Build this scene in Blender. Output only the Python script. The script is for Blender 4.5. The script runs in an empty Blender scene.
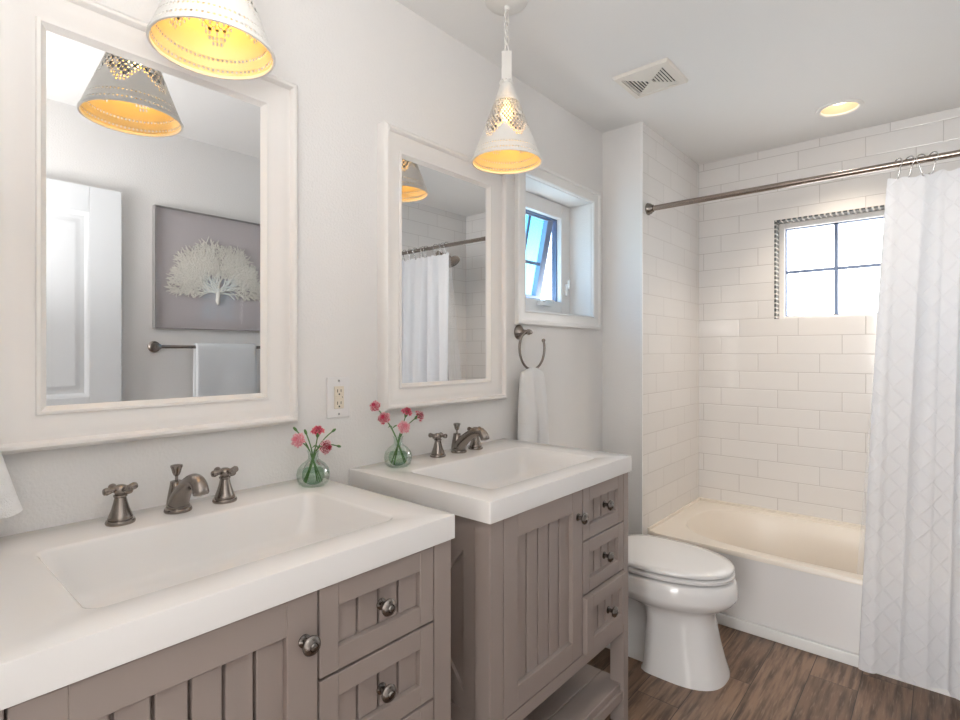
import bpy, math, random
from mathutils import Vector, Matrix
PI = math.pi
sc = bpy.context.scene
col = sc.collection
random.seed(7)

# ------------------------------------------------------------------ camera, world, lights, exposure
FPX = 538.5
cam_data = bpy.data.cameras.new('camera')
cam = bpy.data.objects.new('camera', cam_data)
col.objects.link(cam)
cam.location = (1.36, 0.0, 1.25)
cam.rotation_euler = (PI / 2, 0, math.atan(464 / 538.5))
cam_data.sensor_width = 36
cam_data.lens = 36 * FPX / 960
cam_data.shift_y = -8 / 960
cam_data.clip_start = 0.01
sc.camera = cam

world = bpy.data.worlds.new('sky')
sc.world = world
world.use_nodes = True
wn = world.node_tree
wn.nodes.clear()


def wnode(t, **kw):
    n = wn.nodes.new(t)
    for k, v in kw.items():
        setattr(n, k, v)
    return n


tc = wnode('ShaderNodeTexCoord')
sp = wnode('ShaderNodeSeparateXYZ')
wn.links.new(tc.outputs['Generated'], sp.inputs[0])
el = wnode('ShaderNodeMapRange')
el.interpolation_type = 'SMOOTHSTEP'
wn.links.new(sp.outputs['Z'], el.inputs[0])
el.inputs[1].default_value = 0.10
el.inputs[2].default_value = 0.27
az = wnode('ShaderNodeMapRange')
wn.links.new(sp.outputs['X'], az.inputs[0])
az.inputs[1].default_value = -0.30
az.inputs[2].default_value = -0.50
mulw = wnode('ShaderNodeMath', operation='MULTIPLY')
wn.links.new(el.outputs[0], mulw.inputs[0])
wn.links.new(az.outputs[0], mulw.inputs[1])
mx = wnode('ShaderNodeMix', data_type='RGBA')
wn.links.new(mulw.outputs[0], mx.inputs[0])
mx.inputs[6].default_value = (1.0, 0.985, 0.96, 1)
mx.inputs[7].default_value = (0.30, 0.66, 0.95, 1)
bg = wnode('ShaderNodeBackground')
bg.inputs['Strength'].default_value = 4.6
wn.links.new(mx.outputs[2], bg.inputs['Color'])
wo = wnode('ShaderNodeOutputWorld')
wn.links.new(bg.outputs[0], wo.inputs[0])

vs = sc.view_settings
vs.view_transform = 'Standard'
vs.look = 'None'
vs.gamma = 1.0
vs.exposure = 0.93
vs.use_curve_mapping = False


def area(name, loc, rot, sx, sy, power, color):
    ld = bpy.data.lights.new(name, 'AREA')
    ld.shape = 'RECTANGLE'
    ld.size, ld.size_y = sx, sy
    ld.energy = power
    ld.color = color
    o = bpy.data.objects.new(name, ld)
    col.objects.link(o)
    o.location = loc
    o.rotation_euler = rot
    return o


# fill light added in the unseen next room, shining through the open doorway
area('doorway_fill', (0.95, -3.0, 1.45), (PI / 2, 0, 0), 1.9, 1.8, 72, (1.0, 0.985, 0.97))
# the photographer's flash, turned up so that it bounces off the ceiling by the doorway
area('bounce_flash', (1.22, 0.0, 1.55), (PI - 0.30, 0, 0), 0.5, 0.4, 8, (1.0, 0.985, 0.97))

# ------------------------------------------------------------------ materials


def mat(name, color, rough=0.5, metal=0.0, bump=0.0, bscale=50, spec=0.5, coat=0.0, var=0.0, **kw):
    m = bpy.data.materials.new(name)
    m.use_nodes = True
    nt = m.node_tree
    b = nt.nodes['Principled BSDF']
    b.inputs['Base Color'].default_value = (*color, 1)
    b.inputs['Roughness'].default_value = rough
    b.inputs['Metallic'].default_value = metal
    b.inputs['Specular IOR Level'].default_value = spec
    b.inputs['Coat Weight'].default_value = coat
    if bump or var:
        t = nt.nodes.new('ShaderNodeTexCoord')
        n = nt.nodes.new('ShaderNodeTexNoise')
        n.inputs['Scale'].default_value = bscale
        n.inputs['Detail'].default_value = 3
        nt.links.new(t.outputs['Object'], n.inputs['Vector'])
        if bump:
            bp = nt.nodes.new('ShaderNodeBump')
            bp.inputs['Strength'].default_value = bump
            bp.inputs['Distance'].default_value = 0.002
            nt.links.new(n.outputs[0], bp.inputs['Height'])
            nt.links.new(bp.outputs[0], b.inputs['Normal'])
        if var:
            r = nt.nodes.new('ShaderNodeMapRange')
            r.inputs[3].default_value = 1 - var
            r.inputs[4].default_value = 1 + var
            nt.links.new(n.outputs[0], r.inputs[0])
            mm = nt.nodes.new('ShaderNodeMix')
            mm.data_type = 'RGBA'
            mm.blend_type = 'MULTIPLY'
            mm.inputs[0].default_value = 1
            mm.inputs[6].default_value = (*color, 1)
            nt.links.new(r.outputs[0], mm.inputs[7])
            nt.links.new(mm.outputs[2], b.inputs['Base Color'])
    return m


def srgb(r, g, b):
    f = lambda c: (c / 255) / 12.92 if c / 255 <= 0.04045 else ((c / 255 + 0.055) / 1.055) ** 2.4
    return (f(r), f(g), f(b))


M = {}
M['wall'] = mat('wall_paint', (0.83, 0.815, 0.80), 0.6, bump=0.6, bscale=150, spec=0.3)
M['ceiling'] = mat('ceiling_paint', (0.84, 0.835, 0.825), 0.7, bump=0.3, bscale=120, spec=0.2)
M['trim'] = mat('white_trim_paint', (0.84, 0.835, 0.82), 0.35)
M['frame'] = mat('mirror_frame_paint', (0.85, 0.825, 0.80), 0.32)
M['door'] = mat('white_door_paint', (0.80, 0.82, 0.84), 0.35)
M['mirror'] = mat('mirror_silver', (0.80, 0.81, 0.82), 0.0, 1.0)
M['top'] = mat('cultured_marble', (0.83, 0.815, 0.80), 0.14)
M['taupe'] = mat('taupe_paint', srgb(157, 145, 139), 0.42, bump=0.05, bscale=60)
M['dark'] = mat('dark_gap', (0.02, 0.018, 0.017), 0.8)
M['nickel'] = mat('brushed_pewter', (0.30, 0.265, 0.24), 0.27, 1.0)
M['knob'] = mat('knob_pewter', (0.23, 0.21, 0.195), 0.24, 1.0)
M['rod'] = mat('satin_rod', (0.34, 0.29, 0.255), 0.25, 1.0)
M['chrome'] = mat('hook_steel', (0.55, 0.54, 0.53), 0.2, 1.0)
M['porcelain'] = mat('porcelain', (0.83, 0.825, 0.82), 0.1, coat=0.3)
M['tub'] = mat('tub_warm_lit', (0.84, 0.775, 0.69), 0.28)  # ceiling lamp's warm glow put into the acrylic's colour
M['shade'] = mat('pierced_white_metal', (0.80, 0.785, 0.75), 0.45, bump=0.1, bscale=90)
M['inner_glow'] = mat('glow_tinted_inside', (0.87, 0.73, 0.42), 0.5)  # warm bulb glow put into the colour of the shade's inside face
M['baffle'] = mat('tan_baffle', (0.66, 0.54, 0.40), 0.5)
M['plate'] = mat('outlet_white_plastic', (0.82, 0.81, 0.81), 0.3)
M['ivory'] = mat('outlet_ivory_plastic', (0.80, 0.73, 0.62), 0.3)
M['towel'] = mat('white_terry', (0.86, 0.86, 0.86), 0.95, bump=0.9, bscale=420, spec=0.1)
M['towel2'] = mat('pale_grey_terry', (0.74, 0.76, 0.78), 0.95, bump=0.9, bscale=300, spec=0.1)
M['art'] = mat('taupe_mat_board', srgb(205, 198, 200), 0.7)
M['coral'] = mat('coral_white', (0.92, 0.89, 0.82), 0.7)
M['vinyl'] = mat('white_window_vinyl', (0.84, 0.82, 0.80), 0.35)
M['sash'] = mat('blue_grey_sash', srgb(140, 152, 178), 0.4)
M['muntin'] = mat('blue_grey_muntin', srgb(108, 126, 158), 0.4)
M['gasket'] = mat('black_gasket', (0.03, 0.04, 0.06), 0.6)
M['vent'] = mat('vent_plastic', (0.78, 0.74, 0.68), 0.5)
M['stem'] = mat('green_stem', (0.10, 0.22, 0.06), 0.5)
M['pink'] = mat('pink_petal', (0.56, 0.035, 0.09), 0.7)
M['palepink'] = mat('pale_pink_petal', (0.80, 0.24, 0.31), 0.7)
M['crimson'] = mat('crimson_petal', (0.38, 0.015, 0.04), 0.7)
M['edge'] = mat('white_petal_edge', (0.88, 0.58, 0.60), 0.7)


def thin_glass(name, tint, gloss=0.12, rough=0.0, edge=None):
    m = bpy.data.materials.new(name)
    m.use_nodes = True
    nt = m.node_tree
    nt.nodes.clear()
    tr = nt.nodes.new('ShaderNodeBsdfTransparent')
    tr.inputs[0].default_value = (*tint, 1)
    gl = nt.nodes.new('ShaderNodeBsdfGlossy')
    gl.inputs['Roughness'].default_value = rough
    gl.inputs[0].default_value = (0.9, 0.9, 0.9, 1)
    fr = nt.nodes.new('ShaderNodeFresnel')
    fr.inputs[0].default_value = 1.45
    ml = nt.nodes.new('ShaderNodeMath')
    ml.operation = 'MULTIPLY'
    ml.inputs[1].default_value = gloss / 0.04 * 0.33
    if edge:
        # longer way through the glass near the silhouette
        lw_ = nt.nodes.new('ShaderNodeLayerWeight')
        lw_.inputs[0].default_value = 0.35
        ramp = nt.nodes.new('ShaderNodeMix')
        ramp.data_type = 'RGBA'
        ramp.inputs[6].default_value = (*tint, 1)
        ramp.inputs[7].default_value = (*edge, 1)
        nt.links.new(lw_.outputs['Facing'], ramp.inputs[0])
        nt.links.new(ramp.outputs[2], tr.inputs[0])
        ml.use_clamp = True
    nt.links.new(fr.outputs[0], ml.inputs[0])
    mi = nt.nodes.new('ShaderNodeMixShader')
    nt.links.new(ml.outputs[0], mi.inputs[0])
    nt.links.new(tr.outputs[0], mi.inputs[1])
    nt.links.new(gl.outputs[0], mi.inputs[2])
    o = nt.nodes.new('ShaderNodeOutputMaterial')
    nt.links.new(mi.outputs[0], o.inputs[0])
    return m


M['bottle'] = thin_glass('green_bottle_glass', (0.86, 0.93, 0.89), 0.06, edge=(0.42, 0.58, 0.48))
M['water'] = thin_glass('vase_water', (0.88, 0.94, 0.89), 0.015, edge=(0.62, 0.76, 0.66))
M['pane'] = thin_glass('clear_pane', (0.96, 0.97, 0.98), 0.06)
M['bluepane'] = thin_glass('blue_tinted_pane', (0.40, 0.66, 0.78), 0.03)
M['acrylic'] = thin_glass('acrylic_cover', (0.985, 0.985, 0.985), 0.03)


def emit(name, color, s):
    m = bpy.data.materials.new(name)
    m.use_nodes = True
    nt = m.node_tree
    nt.nodes.clear()
    e = nt.nodes.new('ShaderNodeEmission')
    e.inputs[0].default_value = (*color, 1)
    e.inputs[1].default_value = s
    o = nt.nodes.new('ShaderNodeOutputMaterial')
    nt.links.new(e.outputs[0], o.inputs[0])
    return m


M['bulb'] = emit('pendant_bulb', (1.0, 0.60, 0.15), 21)
M['lamp'] = emit('recessed_lamp', (1.0, 0.84, 0.60), 3.0)


class NG:
    """small node-graph helper"""

    def __init__(s, m):
        s.nt = m.node_tree

    def math(s, op, a, b=None, c=None):
        n = s.nt.nodes.new('ShaderNodeMath')
        n.operation = op
        for i, v in enumerate((a, b, c)):
            if v is None:
                continue
            if isinstance(v, (int, float)):
                n.inputs[i].default_value = v
            else:
                s.nt.links.new(v, n.inputs[i])
        return n.outputs[0]

    def rng(s, v, a, b, c=0, d=1, smooth=True):
        n = s.nt.nodes.new('ShaderNodeMapRange')
        if smooth:
            n.interpolation_type = 'SMOOTHSTEP'
        s.nt.links.new(v, n.inputs[0])
        for i, x in enumerate((a, b, c, d)):
            n.inputs[i + 1].default_value = x
        return n.outputs[0]

    def mix(s, f, a, b, blend='MIX'):
        n = s.nt.nodes.new('ShaderNodeMix')
        n.data_type = 'RGBA'
        n.blend_type = blend
        for i, v in ((0, f), (6, a), (7, b)):
            if isinstance(v, tuple):
                n.inputs[i].default_value = (*v, 1)
            elif isinstance(v, (int, float)):
                n.inputs[i].default_value = v
            else:
                s.nt.links.new(v, n.inputs[i])
        return n.outputs[2]

    def xyz(s):
        g = s.nt.nodes.new('ShaderNodeNewGeometry')
        p = s.nt.nodes.new('ShaderNodeSeparateXYZ')
        s.nt.links.new(g.outputs['Position'], p.inputs[0])
        return p.outputs

    def comb(s, a, b, c=0.0):
        n = s.nt.nodes.new('ShaderNodeCombineXYZ')
        for i, v in enumerate((a, b, c)):
            if isinstance(v, (int, float)):
                n.inputs[i].default_value = v
            else:
                s.nt.links.new(v, n.inputs[i])
        return n.outputs[0]

    def noise(s, vec, scale, detail=2):
        n = s.nt.nodes.new('ShaderNodeTexNoise')
        n.inputs['Scale'].default_value = scale
        n.inputs['Detail'].default_value = detail
        s.nt.links.new(vec, n.inputs['Vector'])
        return n.outputs[0]

    def white(s, vec):
        n = s.nt.nodes.new('ShaderNodeTexWhiteNoise')
        s.nt.links.new(vec, n.inputs['Vector'])
        return n.outputs['Value']

    def bump(s, h, strength, dist, target):
        n = s.nt.nodes.new('ShaderNodeBump')
        n.inputs['Strength'].default_value = strength
        n.inputs['Distance'].default_value = dist
        s.nt.links.new(h, n.inputs['Height'])
        s.nt.links.new(n.outputs[0], target)


def tile_mat(name, axis, u0):
    m = mat(name, (0.8, 0.8, 0.8), 0.12)
    b = m.node_tree.nodes['Principled BSDF']
    g = NG(m)
    P = g.xyz()
    u, v = P[axis], P[2]
    TW, TH, Z0 = 0.3035, 0.1015, 1.3405
    vv = g.math('DIVIDE', g.math('SUBTRACT', v, Z0 - 20 * TH), TH)
    row = g.math('FLOOR', vv)
    fv = g.math('FRACT', vv)
    uu = g.math('ADD', g.math('DIVIDE', g.math('SUBTRACT', u, u0), TW), g.math('SUBTRACT', 60.0, g.math('DIVIDE', row, 3.0)))
    fu = g.math('FRACT', uu)
    du = g.math('MULTIPLY', g.math('MINIMUM', fu, g.math('SUBTRACT', 1.0, fu)), TW)
    dv = g.math('MULTIPLY', g.math('MINIMUM', fv, g.math('SUBTRACT', 1.0, fv)), TH)
    d = g.math('MINIMUM', du, dv)
    t = g.rng(d, 0.0010, 0.0020)
    wn_ = g.white(g.comb(g.math('FLOOR', uu), row, 0.5))
    tone = g.rng(wn_, 0, 1, 0.965, 1.0, False)
    tilec = g.mix(1.0, (0.82, 0.80, 0.78), g.comb(tone, tone, tone), 'MULTIPLY')
    c = g.mix(t, (0.55, 0.52, 0.50), tilec)
    m.node_tree.links.new(c, b.inputs['Base Color'])
    m.node_tree.links.new(g.rng(t, 0, 1, 0.7, 0.10, False), b.inputs['Roughness'])
    wav = g.noise(g.comb(P[0], P[1], P[2]), 9, 1)
    h = g.math('ADD', g.rng(d, 0.0008, 0.004), g.math('MULTIPLY', wav, 0.6))
    g.bump(h, 0.5, 0.0012, b.inputs['Normal'])
    return m


M['tile_back'] = tile_mat('white_wall_tile', 0, 0.448 - 0.3035 * (-19 / 3.0 - 60))
M['tile_side'] = tile_mat('white_side_tile', 1, 0.11)


def floor_mat():
    m = mat('wood_plank_tile', (0.2, 0.15, 0.1), 0.38)
    b = m.node_tree.nodes['Principled BSDF']
    g = NG(m)
    P = g.xyz()
    PW, PL = 0.155, 1.22
    uu = g.math('DIVIDE', g.math('ADD', P[0], 10 * PW - 0.035), PW)
    r = g.math('FLOOR', uu)
    fu = g.math('FRACT', uu)
    off = g.white(g.comb(r, 3.7))
    vv = g.math('ADD', g.math('DIVIDE', P[1], PL), g.math('ADD', off, 20.0))
    k = g.math('FLOOR', vv)
    fv = g.math('FRACT', vv)
    du = g.math('MULTIPLY', g.math('MINIMUM', fu, g.math('SUBTRACT', 1.0, fu)), PW)
    dv = g.math('MULTIPLY', g.math('MINIMUM', fv, g.math('SUBTRACT', 1.0, fv)), PL)
    d = g.math('MINIMUM', du, dv)
    t = g.rng(d, 0.0006, 0.0018)
    rnd = g.white(g.comb(r, k, 1.3))
    base = g.mix(rnd, srgb(108, 85, 68), srgb(152, 124, 103))
    gv = g.comb(g.math('ADD', g.math('MULTIPLY', P[0], 30.0), g.math('MULTIPLY', rnd, 37.0)), g.math('MULTIPLY', P[1], 2.6))
    n1 = g.noise(gv, 1.6, 6)
    n2 = g.noise(gv, 5.5, 4)
    c = g.mix(g.rng(n1, 0.38, 0.72), base, srgb(74, 56, 45))
    c = g.mix(g.rng(n2, 0.52, 0.75, 0, 0.55), c, srgb(160, 136, 118))
    c = g.mix(t, srgb(52, 40, 34), c)
    m.node_tree.links.new(c, b.inputs['Base Color'])
    h = g.math('ADD', t, g.math('MULTIPLY', n2, 0.3))
    g.bump(h, 0.4, 0.001, b.inputs['Normal'])
    return m


M['floor'] = floor_mat()


def mosaic_mat(name, axis):
    m = mat(name, (0.3, 0.3, 0.3), 0.12)
    b = m.node_tree.nodes['Principled BSDF']
    g = NG(m)
    P = g.xyz()
    vv = g.math('DIVIDE', g.math('ADD', P[axis], 5.0), 0.026)
    fv = g.math('FRACT', vv)
    r = g.white(g.comb(g.math('FLOOR', vv), 2.0))
    t = g.rng(g.math('ABSOLUTE', g.math('SUBTRACT', fv, 0.5)), 0.30, 0.36, 1, 0)
    yb = g.math('FRACT', g.math('DIVIDE', P[1], 0.045))
    t2 = g.rng(g.math('ABSOLUTE', g.math('SUBTRACT', yb, 0.5)), 0.44, 0.47, 1, 0)
    c = g.mix(r, srgb(96, 100, 98), srgb(66, 72, 76))
    c = g.mix(g.math('MULTIPLY', t, t2), srgb(190, 186, 178), c)
    m.node_tree.links.new(c, b.inputs['Base Color'])
    return m


M['mosaic_x'] = mosaic_mat('glass_mosaic_head', 0)
M['mosaic_z'] = mosaic_mat('glass_mosaic_jamb', 2)


def curtain_mat():
    m = bpy.data.materials.new('white_matelasse')
    m.use_nodes = True
    nt = m.node_tree
    b = nt.nodes['Principled BSDF']
    out = nt.nodes['Material Output']
    b.inputs['Base Color'].default_value = (0.87, 0.87, 0.88, 1)
    b.inputs['Roughness'].default_value = 0.85
    b.inputs['Specular IOR Level'].default_value = 0.15
    g = NG(m)
    uvn = nt.nodes.new('ShaderNodeUVMap')
    s = nt.nodes.new('ShaderNodeSeparateXYZ')
    nt.links.new(uvn.outputs[0], s.inputs[0])
    U, V = s.outputs[0], s.outputs[1]
    a = g.math('DIVIDE', U, 0.085)
    c = g.math('DIVIDE', V, 0.085)
    p1 = g.math('ABSOLUTE', g.math('SUBTRACT', g.math('FRACT', g.math('ADD', a, c)), 0.5))
    p2 = g.math('ABSOLUTE', g.math('SUBTRACT', g.math('FRACT', g.math('SUBTRACT', g.math('ADD', a, 40.0), c)), 0.5))
    l1 = g.rng(p1, 0.0, 0.09, 1, 0)
    l2 = g.rng(p2, 0.0, 0.09, 1, 0)
    ln = g.math('MAXIMUM', l1, l2)
    nz = g.noise(g.comb(U, V), 60, 2)
    h = g.math('ADD', g.math('MULTIPLY', ln, 0.75), g.math('MULTIPLY', nz, 0.5))
    g.bump(h, 0.65, 0.004, b.inputs['Normal'])
    tr = nt.nodes.new('ShaderNodeBsdfTranslucent')
    tr.inputs[0].default_value = (0.85, 0.87, 0.92, 1)
    mi = nt.nodes.new('ShaderNodeMixShader')
    mi.inputs[0].default_value = 0.38
    nt.links.new(b.outputs[0], mi.inputs[1])
    nt.links.new(tr.outputs[0], mi.inputs[2])
    nt.links.new(mi.outputs[0], out.inputs[0])
    return m


M['curtain'] = curtain_mat()


def liner_mat():
    m = bpy.data.materials.new('clear_vinyl_liner')
    m.use_nodes = True
    nt = m.node_tree
    b = nt.nodes['Principled BSDF']
    b.inputs['Base Color'].default_value = (0.85, 0.86, 0.88, 1)
    b.inputs['Roughness'].default_value = 0.25
    out = nt.nodes['Material Output']
    tr = nt.nodes.new('ShaderNodeBsdfTransparent')
    mi = nt.nodes.new('ShaderNodeMixShader')
    mi.inputs[0].default_value = 0.72
    nt.links.new(b.outputs[0], mi.inputs[1])
    nt.links.new(tr.outputs[0], mi.inputs[2])
    nt.links.new(mi.outputs[0], out.inputs[0])
    return m


M['liner'] = liner_mat()

# ------------------------------------------------------------------ mesh helpers


class MB:
    def __init__(s):
        s.v, s.f, s.mi, s.uv = [], [], [], None

    def add(s, vs_, fs, mi=0):
        o = len(s.v)
        s.v += [tuple(p) for p in vs_]
        s.f += [tuple(o + i for i in f) for f in fs]
        s.mi += [mi] * len(fs)
        return s

    def box(s, x0, x1, y0, y1, z0, z1, mi=0):
        vs_ = [(x, y, z) for x in (x0, x1) for y in (y0, y1) for z in (z0, z1)]
        return s.add(vs_, [(0, 1, 3, 2), (4, 6, 7, 5), (0, 4, 5, 1), (2, 3, 7, 6), (0, 2, 6, 4), (1, 5, 7, 3)], mi)

    def bar(s, a, b, w, h, up=(0, 0, 1), mi=0):
        """box beam from a to b, w across, h along up"""
        a, b = Vector(a), Vector(b)
        d = (b - a).normalized()
        sd = d.cross(Vector(up)).normalized()
        u = sd.cross(d)
        vs_ = [p + sd * (i * w / 2) + u * (j * h / 2) for p in (a, b) for i, j in ((-1, -1), (1, -1), (1, 1), (-1, 1))]
        return s.add(vs_, [(0, 1, 2, 3), (7, 6, 5, 4), (0, 4, 5, 1), (1, 5, 6, 2), (2, 6, 7, 3), (3, 7, 4, 0)], mi)

    def rings(s, rr, cap0=True, cap1=True, closed=True, mi=0):
        n = len(rr[0])
        vs_ = [p for r in rr for p in r]
        fs = []
        for i in range(len(rr) - 1):
            for j in range(n if closed else n - 1):
                k = (j + 1) % n
                fs.append((i * n + j, i * n + k, (i + 1) * n + k, (i + 1) * n + j))
        if cap0:
            fs.append(tuple(reversed(range(n))))
        if cap1:
            fs.append(tuple((len(rr) - 1) * n + j for j in range(n)))
        return s.add(vs_, fs, mi)

    def lathe(s, prof, c=(0, 0, 0), axis=(0, 0, 1), seg=24, cap0=True, cap1=True, mi=0):
        """prof: (radius, height along axis)"""
        ax = Vector(axis).normalized()
        t = Vector((1, 0, 0)) if abs(ax.x) < 0.9 else Vector((0, 1, 0))
        e1 = ax.cross(t).normalized()
        e2 = ax.cross(e1)
        c = Vector(c)
        rr = [[c + ax * h + (e1 * math.cos(2 * PI * j / seg) + e2 * math.sin(2 * PI * j / seg)) * max(r, 1e-5) for j in range(seg)] for r, h in prof]
        return s.rings(rr, cap0, cap1, mi=mi)

    def tube(s, pts, r, seg=10, mi=0, cap=True, flat=1.0):
        pts = [Vector(p) for p in pts]
        rs = r if isinstance(r, (list, tuple)) else [r] * len(pts)
        nrm = None
        rr = []
        for i, p in enumerate(pts):
            d = (pts[min(i + 1, len(pts) - 1)] - pts[max(i - 1, 0)]).normalized()
            if nrm is None:
                t = Vector((0, 0, 1)) if abs(d.z) < 0.9 else Vector((1, 0, 0))
                nrm = d.cross(t).normalized()
            else:
                nrm = (nrm - d * nrm.dot(d)).normalized()
            bn = d.cross(nrm)
            rr.append([p + (nrm * math.cos(2 * PI * j / seg) * flat + bn * math.sin(2 * PI * j / seg)) * rs[i] for j in range(seg)])
        return s.rings(rr, cap, cap, mi=mi)

    def sphere(s, c, r, seg=16, n=10, sz=1.0, mi=0):
        return s.lathe([(r * math.sin(PI * i / n), -r * sz * math.cos(PI * i / n)) for i in range(n + 1)], c, seg=seg, mi=mi)

    def grid(s, fn, nu, nv, mi=0, uv=False):
        vs_ = [fn(i / nu, j / nv) for j in range(nv + 1) for i in range(nu + 1)]
        w = nu + 1
        return s.add(vs_, [(j * w + i, j * w + i + 1, (j + 1) * w + i + 1, (j + 1) * w + i) for j in range(nv) for i in range(nu)], mi)


ORG = {}


def obj(name, mb, m, parent=None, smooth=None, bevel=0.0, seg=2, solid=0.0, uvs=None, subsurf=0):
    """link mb as ONE mesh object; its coordinates are world coordinates, stored local to the thing it belongs to"""
    o0 = ORG.get(parent, Vector((0, 0, 0))) if parent else Vector((0, 0, 0))
    if parent is None and mb.v:
        xs, ys, zs = zip(*mb.v)
        o0 = Vector(((min(xs) + max(xs)) / 2, (min(ys) + max(ys)) / 2, min(zs)))
    me = bpy.data.meshes.new(name)
    me.from_pydata([(x - o0.x, y - o0.y, z - o0.z) for x, y, z in mb.v], [], mb.f)
    for mm in (m if isinstance(m, (list, tuple)) else [m]):
        me.materials.append(mm)
    me.polygons.foreach_set('material_index', mb.mi)
    if uvs:
        l = me.uv_layers.new(name='UVMap')
        for lp in me.loops:
            l.data[lp.index].uv = uvs[lp.vertex_index]
    me.update()
    import bmesh
    bm = bmesh.new()
    bm.from_mesh(me)
    bmesh.ops.recalc_face_normals(bm, faces=bm.faces)
    bm.to_mesh(me)
    bm.free()
    if smooth is not None:
        me.shade_smooth()
        if smooth < 180:
            me.set_sharp_from_angle(angle=math.radians(smooth))
    o = bpy.data.objects.new(name, me)
    col.objects.link(o)
    if parent:
        o.parent = parent
        ORG[o] = o0
    else:
        o.location = o0
        ORG[o] = o0
    if solid:
        md = o.modifiers.new('solidify', 'SOLIDIFY')
        md.thickness = solid
        md.offset = 0
    if bevel:
        md = o.modifiers.new('bevel', 'BEVEL')
        md.width = bevel
        md.segments = seg
        md.limit_method = 'ANGLE'
        md.angle_limit = math.radians(40)
        md.harden_normals = False
    if subsurf:
        md = o.modifiers.new('subsurf', 'SUBSURF')
        md.levels = md.render_levels = subsurf
    return o


def tag(o, label=None, cat=None, group=None, kind=None):
    for k, v in (('label', label), ('category', cat), ('group', group), ('kind', kind)):
        if v:
            o[k] = v
    return o


def thing(name, label, cat, loc=(0, 0, 0), group=None):
    o = bpy.data.objects.new(name, None)
    o.empty_display_size = 0.05
    col.objects.link(o)
    o.location = loc
    ORG[o] = Vector(loc)
    return tag(o, label, cat, group)


def struct(name, mb, m, parent=None, **kw):
    o = obj(name, mb, m, parent, **kw)
    if parent is None:
        o['kind'] = 'structure'
    return o


# ------------------------------------------------------------------ the room
H = 2.401
W = 1.74
YN = -0.12           # near wall, with the doorway the photographer stands in
YR = 2.564           # where the wall steps out beside the tub
XT = 0.218           # tile face of that step
YB = 3.39
TUB_Y = 2.605

struct('floor', MB().box(-0.2, W + 0.2, -1.0, YB + 0.2, -0.1, 0), M['floor'])
# ceiling with a round hole for the recessed light
RL = (0.985, 3.04)
RR = 0.078


def ceiling_mesh():
    mb = MB()
    n = 48
    x0, x1, y0, y1 = -0.2, W + 0.2, YN - 0.1, YB + 0.2
    inn, mid = [], []
    for i in range(n):
        a = 2 * PI * i / n
        c_, s_ = math.cos(a), math.sin(a)
        inn.append((RL[0] + RR * c_, RL[1] + RR * s_))
        k = 0.15 / max(abs(c_), abs(s_))
        mid.append((RL[0] + k * c_, RL[1] + k * s_))
    for z in (H, H + 0.14):
        mb.rings([[(x, y, z) for x, y in inn], [(x, y, z) for x, y in mid]], False, False)
        ax, bx, ay, by = RL[0] - .15, RL[0] + .15, RL[1] - .15, RL[1] + .15
        for (p, q, r, s_) in ((x0, ax, y0, y1), (bx, x1, y0, y1), (ax, bx, y0, ay), (ax, bx, by, y1)):
            mb.add([(p, r, z), (q, r, z), (q, s_, z), (p, s_, z)], [(0, 1, 2, 3)])
    return mb


struct('ceiling', ceiling_mesh(), M['ceiling'])


def wall_hole_x(xa, xb, y0, y1, z0, z1, ya, yb, za, zb):
    return MB().box(xa, xb, y0, ya, z0, z1).box(xa, xb, yb, y1, z0, z1).box(xa, xb, ya, yb, z0, za).box(xa, xb, ya, yb, zb, z1)


def wall_hole_y(ya, yb, x0, x1, z0, z1, xa, xb, za, zb):
    return MB().box(x0, xa, ya, yb, z0, z1).box(xb, x1, ya, yb, z0, z1).box(xa, xb, ya, yb, z0, za).box(xa, xb, ya, yb, zb, z1)


LW = (1.866, 2.443, 1.432, 2.005)      # left window recess  y0 y1 z0 z1
struct('wall_left', wall_hole_x(-0.20, 0, YN - 0.1, YR + 0.02, -0.02, H + 0.02, *LW), M['wall'])
struct('wall_return', MB().box(-0.2, XT - 0.009, YR, YB, -0.02, H + 0.02), M['wall'])
struct('wall_tub_left', MB().box(XT - 0.009, XT, YR + 0.001, YB, 0, H + 0.01), M['tile_side'])
BW = (0.634, 1.235, 1.436, 1.992)      # back window opening  x0 x1 z0 z1
struct('wall_back', wall_hole_y(YB, YB + 0.16, -0.2, W + 0.2, -0.02, H + 0.02, *BW), M['tile_back'])
struct('wall_right', MB().box(W, W + 0.12, YN - 0.1, YB + 0.16, -0.02, H + 0.02), M['wall'])
struct('wall_tub_right', MB().box(W - 0.009, W, YR, YB, 0, H + 0.01), M['tile_side'])
DX0, DX1, DZ = 0.80, 1.70, 2.06
struct('wall_near', MB().box(-0.2, DX0, YN - 0.1, YN, -0.02, H + 0.02).box(DX1, W + 0.2, YN - 0.1, YN, -0.02, H + 0.02).box(DX0, DX1, YN - 0.1, YN, DZ, H + 0.02), M['wall'])
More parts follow.
